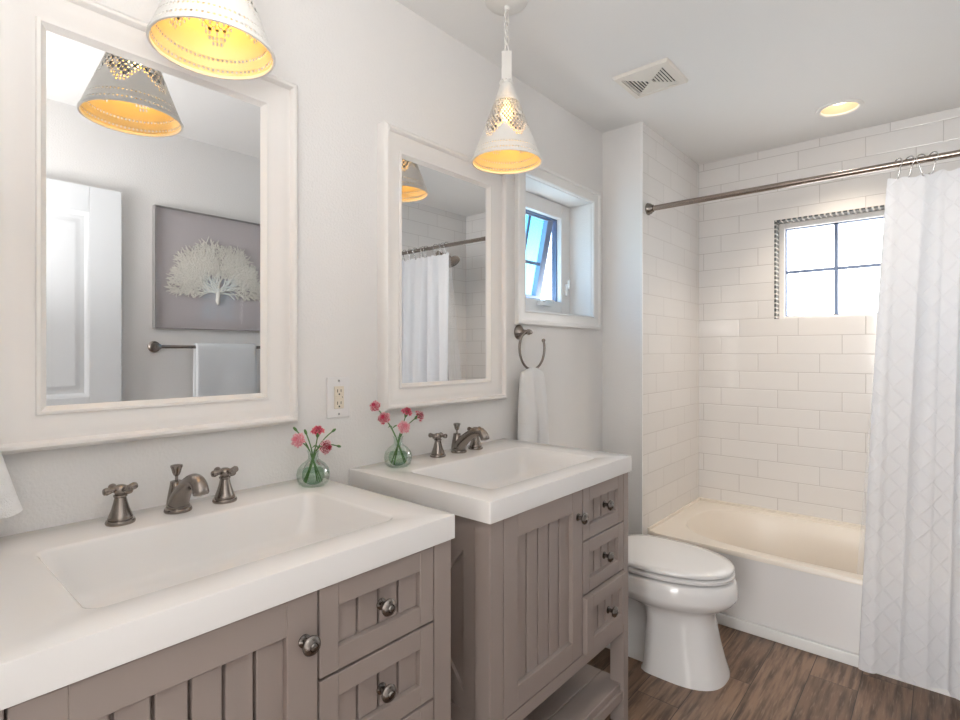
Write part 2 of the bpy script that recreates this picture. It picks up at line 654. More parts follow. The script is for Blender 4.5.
# unseen room beyond the doorway, added to shut out the sky light
struct('floor_unseen', MB().box(-1.0, 2.8, -3.7, -1.0, -0.1, 0), M['floor'])
struct('ceiling_unseen', MB().box(-1.0, 2.8, -3.7, YN - 0.1, H, H + 0.1), M['ceiling'])
struct('wall_unseen_back', MB().box(-1.0, 2.8, -3.8, -3.7, -0.02, H + 0.02), M['wall'])
struct('wall_unseen_left', MB().box(-1.1, -1.0, -3.7, YN - 0.1, -0.02, H + 0.02).box(-1.0, -0.2, YN - 0.2, YN - 0.1, -0.02, H + 0.02), M['wall'])
struct('wall_unseen_right', MB().box(2.8, 2.9, -3.7, YN - 0.1, -0.02, H + 0.02).box(W + 0.12, 2.8, YN - 0.2, YN - 0.1, -0.02, H + 0.02), M['wall'])
struct('trim_1', MB().box(DX0 - 0.07, DX0, YN, YN + 0.016, 0, DZ + 0.07).box(DX0, DX1, YN, YN + 0.016, DZ, DZ + 0.07), M['trim'], bevel=0.003)
struct('baseboard_left', MB().box(0, 0.013, YN, YR, 0, 0.10), M['trim'], bevel=0.003)
struct('baseboard_right', MB().box(W - 0.013, W, 0.9, YR - 0.01, 0, 0.10), M['trim'], bevel=0.003)
struct('baseboard_return', MB().box(0.013, XT - 0.009, YR - 0.013, YR, 0, 0.10), M['trim'], bevel=0.003)
struct('trim_2', MB().box(XT - 0.008, XT + 0.002, YR - 0.002, YR + 0.008, 0.1, H), M['trim'])
struct('trim_3', MB().box(0.55, W - 0.02, TUB_Y - 0.016, TUB_Y, 0, 0.048), M['trim'], bevel=0.004)


def frame_rect(prof, u0, u1, v0, v1, place, kv=1.0):
    """mitred frame: prof = (inset from outer edge, height); place(u, v, h) -> point"""
    mb = MB()
    rr = []
    for d, h in prof:
        e = d * kv
        rr.append([place(u0 + d, v0 + e, h), place(u1 - d, v0 + e, h), place(u1 - d, v1 - e, h), place(u0 + d, v1 - e, h)])
    return mb.rings(rr, False, False)


# ---- left window: casing, white frame, awning sash pushed open at the bottom
t = bpy.data.objects.new('window_1', None)
col.objects.link(t)
t.location = (-0.12, (LW[0] + LW[1]) / 2, LW[2])
ORG[t] = Vector(t.location)
t['kind'] = 'structure'
on_left = lambda u, v, h: (h, u, v)
pr = [(0, -0.01), (0, 0.018), (0.004, 0.022), (0.016, 0.022), (0.02, 0.017), (0.05, 0.013), (0.056, 0.016), (0.062, 0.012), (0.0635, 0.006), (0.0635, 0.0005)]
obj('casing', frame_rect(pr, LW[0] - 0.066, LW[1] + 0.066, LW[2] - 0.066, LW[3] + 0.066, on_left), M['trim'], t, smooth=35)
FO = (1.945, 2.36, 1.505, 1.93)
fr = wall_hole_x(-0.185, -0.124, LW[0], LW[1], LW[2], LW[3], *FO)
obj('window_frame', fr, M['vinyl'], t, bevel=0.004)
gk = frame_rect([(0, -0.178), (0, -0.15), (0.006, -0.15), (0.006, -0.178)], FO[0], FO[1], FO[2], FO[3], on_left)
obj('gasket', gk, M['muntin'], t)
# sash
TH = math.radians(11.5)
hz, hx = 1.928, -0.160


def sash_pt(y, d, e):
    """d metres down the sash from its hinge, e outward"""
    return (hx - d * math.sin(TH) - e * math.cos(TH), y, hz - d * math.cos(TH) + e * math.sin(TH))


def sash_box(mb, y0, y1, d0, d1, e0, e1):
    vs_ = [sash_pt(y, d, e) for y in (y0, y1) for d in (d0, d1) for e in (e0, e1)]
    mb.add(vs_, [(0, 1, 3, 2), (4, 6, 7, 5), (0, 4, 5, 1), (2, 3, 7, 6), (0, 2, 6, 4), (1, 5, 7, 3)])


SY0, SY1, SD = 1.958, 2.345, 0.43
mb = MB()
sash_box(mb, SY0, SY0 + 0.048, 0, SD, 0, 0.03)
sash_box(mb, SY1 - 0.048, SY1, 0, SD, 0, 0.03)
sash_box(mb, SY0 + 0.048, SY1 - 0.048, 0, 0.014, 0, 0.03)
sash_box(mb, SY0 + 0.048, SY1 - 0.048, SD - 0.035, SD, 0, 0.03)
so = obj('sash', mb, M['sash'], t, bevel=0.002)
mb = MB()
ym = (SY0 + SY1) / 2
sash_box(mb, ym - 0.008, ym + 0.008, 0.014, SD - 0.035, 0.006, 0.012)
sash_box(mb, SY0 + 0.048, SY1 - 0.048, 0.226, 0.242, 0.006, 0.012)
obj('muntins', mb, M['muntin'], so)
mb = MB()
sash_box(mb, SY0 + 0.03, SY1 - 0.03, 0.012, SD - 0.03, 0.0255, 0.029)
obj('pane', mb, M['bluepane'], so)
mb = MB().box(-0.124, -0.098, 2.14, 2.235, 1.474, 1.496)
mb.tube([(-0.1, 2.16, 1.492), (-0.085, 2.17, 1.5), (-0.078, 2.20, 1.498), (-0.078, 2.225, 1.493)], 0.006, 8)
obj('crank', mb, M['vinyl'], t, bevel=0.004)
obj('latch', MB().box(-0.124, -0.108, 2.392, 2.404, 1.54, 1.60).box(-0.108, -0.096, 2.394, 2.402, 1.575, 1.62), M['vinyl'], t, bevel=0.002)

# ---- back window over the tub
t = bpy.data.objects.new('window_2', None)
col.objects.link(t)
t.location = ((BW[0] + BW[1]) / 2, YB + 0.08, BW[2])
ORG[t] = Vector(t.location)
t['kind'] = 'structure'
x0, x1, z0, z1 = BW
obj('mosaic_head', MB().box(x0, x1, YB - 0.002, YB + 0.085, z1 - 0.008, z1), M['mosaic_x'], t)
obj('mosaic_jamb', MB().box(x0, x0 + 0.008, YB - 0.002, YB + 0.085, z0, z1 - 0.008), M['mosaic_z'], t)
obj('mosaic_jamb', MB().box(x1 - 0.008, x1, YB - 0.002, YB + 0.085, z0, z1 - 0.008), M['mosaic_z'], t)
mb = wall_hole_y(YB + 0.075, YB + 0.14, x0 + 0.008, x1 - 0.008, z0, z1 - 0.008, x0 + 0.036, x1 - 0.05, z0 + 0.016, z1 - 0.038)
obj('window_frame', mb, M['vinyl'], t, bevel=0.003)
xm, zm = 0.914, z0 + 0.270
mb = MB().box(xm - 0.009, xm + 0.009, YB + 0.10, YB + 0.118, z0 + 0.016, z1 - 0.038).box(x0 + 0.036, x1 - 0.05, YB + 0.101, YB + 0.117, zm - 0.008, zm + 0.008)
obj('muntins', mb, M['muntin'], t)
obj('gasket', frame_rect([(0, YB + 0.128), (0, YB + 0.10), (0.006, YB + 0.10), (0.006, YB + 0.128)], x0 + 0.036, x1 - 0.05, z0 + 0.016, z1 - 0.038, lambda u, v, h: (u, h, v)), M['muntin'], t)
obj('pane', MB().box(x0 + 0.033, x1 - 0.045, YB + 0.107, YB + 0.111, z0 + 0.014, z1 - 0.04), M['pane'], t)

# ---- open door resting against the right wall (seen in the near mirror)
t = bpy.data.objects.new('door_1', None)
col.objects.link(t)
t.location = (1.69, 0.48, 0.01)
ORG[t] = Vector(t.location)
t['kind'] = 'structure'
dy0, dy1, dz0, dz1, dx = 0.08, 0.848, 0.012, 2.028, 1.69
mb = MB().box(dx + 0.008, dx + 0.035, dy0, dy1, dz0, dz1)
for a in ((dy0, dy0 + 0.13, dz0, dz1), (dy1 - 0.13, dy1, dz0, dz1), (dy0 + 0.13, dy1 - 0.13, dz1 - 0.125, dz1), (dy0 + 0.13, dy1 - 0.13, dz0, 0.24), (dy0 + 0.13, dy1 - 0.13, 0.90, 1.04)):
    mb.box(dx, dx + 0.009, *a)
obj('door_slab', mb, M['door'], t, bevel=0.002)
for (za, zb) in ((0.24, 0.90), (1.04, dz1 - 0.125)):
    pr = [(0, dx), (0.008, dx + 0.002), (0.022, dx + 0.010), (0.03, dx + 0.0095), (0.05, dx + 0.002), (0.06, dx + 0.002)]
    mb = frame_rect(pr, dy0 + 0.13, dy1 - 0.13, za, zb, lambda u, v, h: (h, u, v))
    mb.add([(dx + 0.002, dy0 + 0.19, za + 0.06), (dx + 0.002, dy1 - 0.19, za + 0.06), (dx + 0.002, dy1 - 0.19, zb - 0.06), (dx + 0.002, dy0 + 0.19, zb - 0.06)], [(0, 1, 2, 3)])
    obj('door_panel', mb, M['door'], t, smooth=25)
obj('door_knob', MB().lathe([(0.027, 0), (0.027, 0.005), (0.011, 0.008), (0.011, 0.022), (0.02, 0.028), (0.026, 0.04), (0.02, 0.052), (0.0, 0.055)], (dx, dy1 - 0.065, 0.95), (-1, 0, 0)), M['nickel'], t, smooth=40)
for hzz in (0.25, 1.05, 1.85):
    obj('hinge', MB().lathe([(0.007, 0), (0.007, 0.09)], (dx + 0.018, dy0 - 0.006, hzz), seg=10), M['nickel'], t)

# ------------------------------------------------------------------ mirrors
MPR = [(0, 0.0005), (0, 0.030), (0.003, 0.037), (0.009, 0.042), (0.015, 0.041), (0.019, 0.036), (0.0205, 0.028), (0.024, 0.0275), (0.032, 0.0285), (0.046, 0.024), (0.060, 0.018),
       (0.070, 0.016), (0.0715, 0.021), (0.077, 0.0215), (0.080, 0.015), (0.086, 0.010), (0.088, 0.006)]


def mirror(y0, y1, z0, z1, label):
    t = thing('wall_mirror', label, 'mirror', (0, (y0 + y1) / 2, z0), 'white framed vanity mirrors')
    mb = frame_rect([(d * 1.08, h) for d, h in MPR], y0, y1, z0, z1, on_left, 0.9)
    obj('mirror_frame', mb, M['frame'], t, smooth=38)
    obj('mirror_glass', MB().box(0.002, 0.0075, y0 + 0.08, y1 - 0.08, z0 + 0.08, z1 - 0.08), M['mirror'], t)


mirror(0.154, 0.785, 1.058, 1.974, 'large white framed mirror above the nearer sink, reflecting the coral picture')
mirror(1.080, 1.702, 1.062, 1.972, 'white framed mirror above the farther sink, reflecting the shower curtain')

# ------------------------------------------------------------------ vanities
XF = 0.548
TOPZ = 0.899


def knob(y, z, x, parent):
    obj('knob', MB().lathe([(0.011, 0), (0.011, 0.002), (0.006, 0.005), (0.0055, 0.013), (0.010, 0.017), (0.0155, 0.020), (0.0165, 0.024), (0.014, 0.028), (0.0075, 0.0305), (0.007, 0.0295), (0.005, 0.0325), (0.0, 0.033)], (x, y, z), (1, 0, 0), 24), M['knob'], parent, smooth=40)


def panel_front(y0, y1, z0, z1, x, sy, sz, pitch):
    """framed front with a recessed beadboard panel, front face at x, 20 mm thick"""
    a, b, c, d = y0 + sy, y1 - sy, z0 + sz, z1 - sz
    mb = MB().box(x - 0.02, x, y0, a, z0, z1).box(x - 0.02, x, b, y1, z0, z1).box(x - 0.02, x, a, b, z0, c).box(x - 0.02, x, a, b, d, z1)
    n = max(2, round((b - a) / pitch))
    w = (b - a) / n
    # grooved board: strips with V-gaps between
    for i in range(n):
        g0 = 0.0028 if i else 0.0
        g1 = 0.0028 if i < n - 1 else 0.0
        mb.box(x - 0.027, x - 0.012, a + i * w + g0, a + (i + 1) * w - g1, c, d)
    mb.box(x - 0.030, x - 0.026, a, b, c, d)
    return mb


def vanity(y0, y1, door, drw, label, open_d):
    t = thing('vanity_cabinet', label, 'cabinet', (0.28, (y0 + y1) / 2, 0), 'taupe vanity cabinets')
    zt, zb = 0.846, 0.316
    # carcass
    mb = MB().box(0.02, 0.525, y0 + 0.022, y0 + 0.034, zb + 0.005, zt).box(0.02, 0.525, y1 - 0.034, y1 - 0.022, zb + 0.005, zt)
    mb.box(0.02, 0.034, y0 + 0.03, y1 - 0.03, zb, zt - 0.005).box(0.02, 0.53, y0 + 0.03, y1 - 0.03, zb + 0.004, zb + 0.02)
    obj('carcass', mb, M['taupe'], t)
    # legs that run up as corner posts
    lw = door[0] - y0 - 0.003
    rw = y1 - drw[1] - 0.003
    for (xa, xb, ya, yb) in ((XF - 0.05, XF, y0, y0 + lw), (XF - 0.05, XF, y1 - rw, y1), (0.016, 0.066, y0, y0 + 0.05), (0.016, 0.066, y1 - 0.045, y1)):
        obj('leg', MB().box(xa, xb, ya, yb, 0, zt), M['taupe'], t, bevel=0.0015)
    # face frame rails + stile
    mb = MB().box(XF - 0.025, XF - 0.002, y0 + lw, y1 - rw, zb - 0.004, 0.3475)
    mb.box(XF - 0.025, XF - 0.004, y0 + lw, y1 - rw, 0.8435, zt)
    mb.box(XF - 0.04, XF - 0.022, door[1] - 0.012, drw[0] + 0.012, 0.34, zt)
    obj('face_frame', mb, M['taupe'], t, bevel=0.001)
    # door
    d = obj('door', panel_front(door[0], door[1], 0.352, 0.842, XF, 0.057, 0.058, 0.0495), M['taupe'], t, bevel=0.0012, seg=1)
    knob(door[1] - 0.026, 0.766, XF, d)
    # drawers
    for i, (za, zb_) in enumerate(((0.687, 0.842), (0.525, 0.682), (0.352, 0.520))):
        x = XF + (open_d if i == 2 else 0.0)
        zq = min(zb_ - 0.02, 0.772)
        o = panel_front(drw[0], drw[1], za, zb_, x, 0.038, 0.041, 0.048)
        o.box(x - 0.30, x - 0.02, drw[0] + 0.012, drw[0] + 0.022, za + 0.012, zq).box(x - 0.30, x - 0.02, drw[1] - 0.022, drw[1] - 0.012, za + 0.012, zq).box(x - 0.30, x - 0.02, drw[0] + 0.022, drw[1] - 0.022, za + 0.012, za + 0.02)
        o = obj('drawer', o, M['taupe'], t, bevel=0.0012, seg=1)
        if i == 2 and open_d:
            o['label'] = 'lowest drawer left slightly open'
        knob((drw[0] + drw[1]) / 2 - 0.003, (za + zb_) / 2 + 0.006, x, o)
    # sides: frame, beadboard and X-brace
    for sgn, yy in ((1, y0), (-1, y1)):
        mb = MB()
        Y = lambda a, b: (min(yy + sgn * a, yy + sgn * b), max(yy + sgn * a, yy + sgn * b))
        n = 9
        w = (0.498 - 0.066) / n
        for i in range(n):
            mb.box(0.066 + i * w + (0.002 if i else 0), 0.066 + (i + 1) * w - (0.002 if i < n - 1 else 0), *Y(0.014, 0.023), zb, zt)
        o = obj('side_panel', mb, M['taupe'], t)
        mb = MB()
        mb.box(0.066, 0.105, *Y(0.003, 0.016), zb, zt).box(0.459, 0.498, *Y(0.003, 0.016), zb, zt)
        mb.box(0.105, 0.459, *Y(0.003, 0.016), zb, zb + 0.05).box(0.105, 0.459, *Y(0.003, 0.016), zt - 0.045, zt)
        ym = sum(Y(0.004, 0.0155)) / 2
        mb.bar((0.105, ym, zb + 0.05), (0.459, ym, zt - 0.045), 0.011, 0.05, (0, 0, 1))
        mb.bar((0.105, ym + sgn * 0.001, zt - 0.045), (0.459, ym + sgn * 0.001, zb + 0.05), 0.011, 0.05, (0, 0, 1))
        obj('cross_brace', mb, M['taupe'], o)
    # bottom shelf
    mb = MB()
    n = 6
    xs0, xs1 = 0.03, XF - 0.012
    w = (xs1 - xs0) / n
    for i in range(n):
        mb.box(xs0 + i * w + 0.001, xs0 + (i + 1) * w - 0.001, y0 + 0.006, y1 - 0.006, 0.112, 0.136)
    # notch-free: shelf sits between the posts, rails carry it
    obj('shelf', mb, M['taupe'], t, bevel=0.002)
    obj('shelf_rail', MB().box(XF - 0.028, XF - 0.005, y0 + lw, y1 - rw, 0.082, 0.112), M['taupe'], t)
    return t


vanity(0.064, 0.846, (0.114, 0.517), (0.521, 0.793), 'taupe beadboard vanity cabinet nearest the camera, under the nearer sink', 0.0)
vanity(0.979, 1.714, (1.032, 1.408), (1.412, 1.677), 'taupe vanity cabinet beside the toilet with its lowest drawer slightly open', 0.014)


def rrect(x0, x1, y0, y1, r, z, n=6):
    pts = []
    for cx, cy, a0 in ((x1 - r, y1 - r, 0), (x0 + r, y1 - r, PI / 2), (x0 + r, y0 + r, PI), (x1 - r, y0 + r, 3 * PI / 2)):
        for i in range(n + 1):
            a = a0 + PI / 2 * i / n
            pts.append((cx + r * math.cos(a), cy + r * math.sin(a), z))
    return pts


def vanity_top(y0, y1, b, label):
    t = thing('sink_countertop', label, 'sink', (0.28, (y0 + y1) / 2, TOPZ - 0.052), 'white vanity tops')
    X1 = 0.557
    bx0, bx1, by0, by1 = b
    mb = MB()
    n = 6
    N = 4 * (n + 1)
    outer = lambda z, i: rrect(0.002 + i, X1 - i, y0 + i, y1 - i, 0.004, z, n)
    inn = lambda i, z, r, dx=0.0: rrect(bx0 + i * 0.9, bx1 - i * 0.9, by0 + i, by1 - i, r, z, n)
    rr = [inn(0.04, TOPZ - 0.06, 0.03), outer(TOPZ - 0.052, 0.0), outer(TOPZ - 0.003, 0.0), outer(TOPZ - 0.0008, 0.001), outer(TOPZ, 0.003),
          inn(-0.004, TOPZ, 0.028), inn(0.0, TOPZ - 0.0015, 0.026), inn(0.003, TOPZ - 0.006, 0.026), inn(0.012, TOPZ - 0.045, 0.03), inn(0.024, TOPZ - 0.085, 0.04), inn(0.034, TOPZ - 0.098, 0.045),
          inn(0.055, TOPZ - 0.104, 0.05), inn(0.10, TOPZ - 0.108, 0.04)]
    mb.rings(rr[1:], False, True)
    # underside closed around the bowl
    mb.rings([inn(-0.012, TOPZ - 0.052, 0.04), outer(TOPZ - 0.052, 0.0)], False, False)
    mb.rings([inn(-0.012, TOPZ - 0.052, 0.04), inn(-0.004, TOPZ - 0.08, 0.04), inn(0.02, TOPZ - 0.108, 0.05), inn(0.09, TOPZ - 0.118, 0.05)], False, True)
    obj('sink_top', mb, M['top'], t, smooth=40)
    cx, cy = (bx0 + bx1) / 2 - 0.02, (by0 + by1) / 2
    dr = obj('drain', MB().lathe([(0.0, -0.1095), (0.031, -0.1095), (0.031, -0.1055), (0.026, -0.1045), (0.024, -0.107), (0.017, -0.106), (0.015, -0.103), (0.0, -0.102)][::1], (cx, cy, TOPZ), seg=24), M['nickel'], t, smooth=40)


vanity_top(0.058, 0.851, (0.150, 0.480, 0.205, 0.752), 'white one-piece vanity top and sink nearest the camera')
vanity_top(0.969, 1.722, (0.165, 0.485, 1.062, 1.615), 'white one-piece vanity top and sink nearer the toilet')


# ------------------------------------------------------------------ faucets
def faucet(x, ys, label):
    z = TOPZ
    t = thing('sink_faucet', label, 'faucet', (x, ys[1], z), 'widespread pewter faucets')
    for yh in (ys[0], ys[2]):
        a = random.uniform(0.15, 0.5)
        h = obj('handle', MB().lathe([(0.026, 0), (0.027, 0.003), (0.0255, 0.008), (0.022, 0.009), (0.0225, 0.0115), (0.0205, 0.018), (0.016, 0.030), (0.0125, 0.043), (0.0105, 0.053), (0.0125, 0.055), (0.0125, 0.058), (0.009, 0.060), (0.009, 0.064), (0.0, 0.064)], (x, yh, z), seg=28), M['nickel'], t, smooth=40)
        mb = MB().lathe([(0.0, 0.0), (0.010, 0.0), (0.013, 0.004), (0.0135, 0.010), (0.011, 0.015), (0.006, 0.0175), (0.0, 0.018)], (x, yh, z + 0.061), seg=20)
        for k in range(4):
            an = a + k * PI / 2
            mb.lathe([(0.0, 0.008), (0.005, 0.009), (0.0045, 0.016), (0.0065, 0.022), (0.008, 0.027), (0.0065, 0.032), (0.0, 0.034)], (x, yh, z + 0.070), (math.cos(an), math.sin(an), 0), 14)
        obj('cross_grip', mb, M['nickel'], h, smooth=50)
    y = ys[1]
    obj('base', MB().lathe([(0.027, 0), (0.028, 0.003), (0.0265, 0.008), (0.023, 0.010), (0.0235, 0.014), (0.020, 0.016), (0.0, 0.016)], (x, y, z), seg=28), M['nickel'], t, smooth=40)
    # leaning body running out into the hooked spout
    pts, rs = [], []
    ctrl = [(0.0, 0.010, 0.0225), (0.004, 0.022, 0.0215), (0.014, 0.036, 0.020), (0.030, 0.050, 0.0185), (0.050, 0.064, 0.017), (0.070, 0.075, 0.0163), (0.088, 0.081, 0.0160), (0.103, 0.080, 0.0158), (0.114, 0.073, 0.0158), (0.120, 0.063, 0.016), (0.122, 0.054, 0.0165)]
    for dx_, dz_, r in ctrl:
        pts.append((x + dx_, y, z + dz_))
        rs.append(r)
    mb = MB().tube(pts, rs, 20)
    obj('spout', mb, M['nickel'], t, smooth=60, subsurf=1)
    obj('spout_column', MB().lathe([(0.0205, 0.012), (0.0190, 0.025), (0.0150, 0.048), (0.0128, 0.060), (0.0128, 0.0645), (0.009, 0.066), (0.0, 0.066)], (x - 0.009, y, z), seg=24), M['nickel'], t, smooth=40)
    obj('lift_rod', MB().lathe([(0.0032, 0.06), (0.0032, 0.076), (0.006, 0.078), (0.0085, 0.084), (0.0105, 0.092), (0.0125, 0.097), (0.0120, 0.100), (0.006, 0.1015), (0.0, 0.102)], (x - 0.009, y, z), seg=18), M['nickel'], t, smooth=40)


faucet(0.078, (0.356, 0.466, 0.568), 'pewter three-piece faucet with cross handles on the nearer sink')
faucet(0.072, (1.278, 1.381, 1.470), 'pewter three-piece faucet with cross handles on the farther sink')


# ------------------------------------------------------------------ pendants
def shade_mesh(cx, cy, z0, z1, r0, r1, seed):
    """cone with real punched holes; z0 r0 is the open rim"""
    mb = MB()
    NA, NR = 72, 32
    L = math.hypot(z1 - z0, r0 - r1)

    def P(a, t_):
        r = r0 + (r1 - r0) * t_
        return (cx + r * math.cos(a), cy + r * math.sin(a), z0 + (z1 - z0) * t_)
    ts = [0.0, 0.022]
    # rows get tighter towards the neck
    q = 1.0
    while len(ts) < NR + 1:
        ts.append(ts[-1] + q)
        q *= 0.985
    sc_ = (1 - 0.022) / (ts[-1] - ts[1])
    base = ts[1]
    ts = [ts[0]] + [0.022 + (v - base) * sc_ for v in ts[1:]]
    da = 2 * PI / NA
    for j in range(NR):
        t0, t1 = ts[j], ts[j + 1]
        for i in range(NA):
            a0, a1 = i * da, (i + 1) * da
            ph = (i % 12) / 12.0
            swag = 6.0 + 5.0 * (2 * abs(ph - 0.5)) ** 1.4
            hole = 0.0
            if j in (1, 3):
                hole = 0.25
            elif 5 <= j < 29 and j >= swag - 0.5:
                if j < swag + 1.5:
                    hole = 0.30
                elif j < swag + 3.5:
                    hole = 0.0 if (i + j) % 2 else 0.27
                else:
                    hole = 0.25 if (i + j) % 2 == 0 else 0.0
                if j > 21:
                    hole = 0.32 if (i % 2 == 0 and j % 2 == 0) else 0.0
            corners = [(0, 0), (0.5, 0), (1, 0), (1, 0.5), (1, 1), (0.5, 1), (0, 1), (0, 0.5)]
            out = [P(a0 + da * u, t0 + (t1 - t0) * v) for u, v in corners]
            if hole:
                wid = (r0 + (r1 - r0) * t0) * da
                hgt = L * (t1 - t0)
                rad = hole * min(wid * 1.25, hgt)
                inn = []
                for u, v in corners:
                    an = math.atan2(v - 0.5, u - 0.5)
                    uu = 0.5 + math.cos(an) * min(rad / wid, 0.30)
                    vv = 0.5 + math.sin(an) * min(rad * (1.3 if j > 5 else 1.0) / hgt, 0.40)
                    inn.append(P(a0 + da * uu, t0 + (t1 - t0) * vv))
                mb.rings([out, inn], False, False)
            else:
                mb.add([out[0], out[2], out[4], out[6]], [(0, 1, 2, 3)])
    return mb


def weld(o, d=1e-5):
    import bmesh
    bm = bmesh.new()
    bm.from_mesh(o.data)
    bmesh.ops.remove_doubles(bm, verts=bm.verts, dist=d)
    bmesh.ops.recalc_face_normals(bm, faces=bm.faces)
    bm.to_mesh(o.data)
    bm.free()


def pendant(cx, cy, zr, label):
    t = thing('pendant_light', label, 'pendant light', (cx, cy, H), 'pierced cone pendants')
    zn, R0, R1 = zr + 0.257, 0.113, 0.016
    sh = obj('lamp_shade', shade_mesh(cx, cy, zr, zn, R0, R1, 1), [M['inner_glow'], M['shade']], t, smooth=60, solid=0.0018)
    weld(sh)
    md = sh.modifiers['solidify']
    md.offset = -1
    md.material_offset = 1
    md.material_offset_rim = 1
    obj('rim', MB().lathe([(R0 + 0.0025, zr - 0.003), (R0 + 0.003, zr + 0.002), (R0 - 0.0005, zr + 0.005), (R0 - 0.0025, zr + 0.003), (R0 - 0.0022, zr - 0.003), (R0 + 0.0025, zr - 0.003)], (cx, cy, 0), seg=60, cap0=False, cap1=False), M['shade'], sh, smooth=50)
    # scalloped crown
    mb = MB()
    n = 10
    for i in range(n):
        a = 2 * PI * i / n
        mb.sphere((cx + 0.019 * math.cos(a), cy + 0.019 * math.sin(a), zn + 0.002), 0.0058, 8, 6)
    mb.lathe([(0.019, zn - 0.002), (0.021, zn + 0.003), (0.014, zn + 0.010), (0.010, zn + 0.014), (0.0, zn + 0.014)], (cx, cy, 0), seg=24)
    obj('crown', mb, M['shade'], t, smooth=50)
    # flat strap loop
    mb = MB()
    z0, z1 = zn + 0.010, zn + 0.098
    n0 = Vector((0.61, -0.79, 0))
    e0 = Vector((0.79, 0.61, 0))
    c0 = Vector((cx, cy, 0))
    for sg in (-1, 1):
        mb.bar(c0 + n0 * sg * 0.012 + Vector((0, 0, z0)), c0 + n0 * sg * 0.012 + Vector((0, 0, z1)), 0.033, 0.003, n0)
    mb.bar(c0 + n0 * 0.0135 + Vector((0, 0, z1)), c0 - n0 * 0.0135 + Vector((0, 0, z1)), 0.033, 0.003)
    mb.bar(c0 + n0 * 0.0135 + Vector((0, 0, z0)), c0 - n0 * 0.0135 + Vector((0, 0, z0)), 0.033, 0.003)
    obj('strap', mb, M['shade'], t, bevel=0.001)
    # chain
    zc, k = z1 + 0.0, 0
    mb = MB()
    while zc < H - 0.05:
        pts = []
        for i in range(15):
            a = 2 * PI * i / 14
            u, v = 0.0090 * math.cos(a), 0.0165 * math.sin(a)
            pts.append((cx + (u if k % 2 else 0), cy + (0 if k % 2 else u), zc + 0.0150 + v))
        mb.tube(pts, 0.0021, 6)
        zc += 0.0275
        k += 1
    obj('chain', mb, M['shade'], t, smooth=60)
    mb = MB().tube([(cx + 0.004 * math.sin(i * 1.1), cy + 0.005 * math.cos(i * 0.9), z1 + (H - 0.03 - z1) * i / 12) for i in range(13)], 0.0018, 6)
    obj('cord', mb, M['shade'], t, smooth=60)
    obj('ceiling_canopy', MB().lathe([(0.0, H - 0.034), (0.008, H - 0.033), (0.010, H - 0.022), (0.036, H - 0.019), (0.062, H - 0.012), (0.070, H - 0.003), (0.070, H)], (cx, cy, 0), seg=40), M['shade'], t, smooth=35)
    obj('socket', MB().lathe([(0.0, zn - 0.01), (0.013, zn - 0.012), (0.015, zn - 0.05), (0.012, zn - 0.055), (0.0, zn - 0.055)], (cx, cy, 0), seg=16), M['plate'], t, smooth=40)
    obj('bulb', MB().lathe([(0.0, zn - 0.125), (0.012, zn - 0.122), (0.021, zn - 0.108), (0.022, zn - 0.096), (0.016, zn - 0.078), (0.010, zn - 0.062), (0.010, zn - 0.055), (0.0, zn - 0.055)], (cx, cy, 0), seg=20), M['bulb'], t, smooth=60)


pendant(0.250, 0.470, 1.856, 'lit pierced white cone pendant nearest the camera, above the nearer sink')
pendant(0.275, 1.393, 1.873, 'lit pierced white cone pendant on a chain above the farther sink')

# ------------------------------------------------------------------ recessed light and vent
t = thing('recessed_ceiling_light', 'round recessed ceiling light glowing above the bathtub', 'ceiling light', (RL[0], RL[1], H))
obj('trim_ring', MB().lathe([(RR - 0.004, 0.012), (RR - 0.003, -0.001), (RR + 0.003, -0.006), (RR + 0.017, -0.004), (RR + 0.019, 0.0005)], (RL[0], RL[1], H), seg=48, cap0=False, cap1=False), M['trim'], t, smooth=40)
obj('baffle', MB().lathe([(RR - 0.002, 0.0), (RR - 0.014, 0.045), (RR - 0.022, 0.075), (0.0, 0.075)], (RL[0], RL[1], H), seg=48, cap0=False, cap1=False), M['baffle'], t, smooth=40)
obj('lamp', MB().lathe([(0.0, 0.028), (0.030, 0.030), (0.046, 0.037), (0.050, 0.046), (0.040, 0.074), (0.0, 0.0745)], (RL[0], RL[1], H), seg=32), M['lamp'], t, smooth=40)

ld = bpy.data.lights.new('recessed_spot', 'SPOT')
ld.energy = 26
ld.color = (1.0, 0.85, 0.69)
ld.spot_size = math.radians(104)
ld.spot_blend = 1.0
ld.shadow_soft_size = 0.04
lo = bpy.data.objects.new('recessed_spot', ld)
col.objects.link(lo)
lo.parent = t
lo.location = (0, 0, -0.004)

vx0, vx1, vy0, vy1 = 0.306, 0.542, 2.070, 2.300
t = thing('ceiling_vent', 'square cream louvred exhaust vent in the ceiling', 'vent', ((vx0 + vx1) / 2, (vy0 + vy1) / 2, H))
pr = [(0, H), (0.003, H - 0.010), (0.006, H - 0.013), (0.028, H - 0.016), (0.030, H - 0.006)]
obj('grille_frame', frame_rect(pr, vx0, vx1, vy0, vy1, lambda u, v, h: (u, v, h)), M['vent'], t, smooth=30)
obj('cavity_shade', MB().box(vx0 + 0.033, vx1 - 0.033, vy0 + 0.033, vy1 - 0.033, H - 0.003, H - 0.0005), M['dark'], t)  # dark sheet paints the shade of the cavity behind the louvres
mb = MB()
k = 0.030
wdt = 0.0095
while k < 0.104:
    pr = [(k, H - 0.012), (k + 0.0058, H - 0.013), (k + 0.0058, H - 0.0105), (k, H - 0.0095), (k, H - 0.012)]
    mb2 = frame_rect(pr, vx0, vx1, vy0, vy1, lambda u, v, h: (u, v, h))
    mb.add(mb2.v, mb2.f)
    k += 0.0125
cxv, cyv = (vx0 + vx1) / 2, (vy0 + vy1) / 2
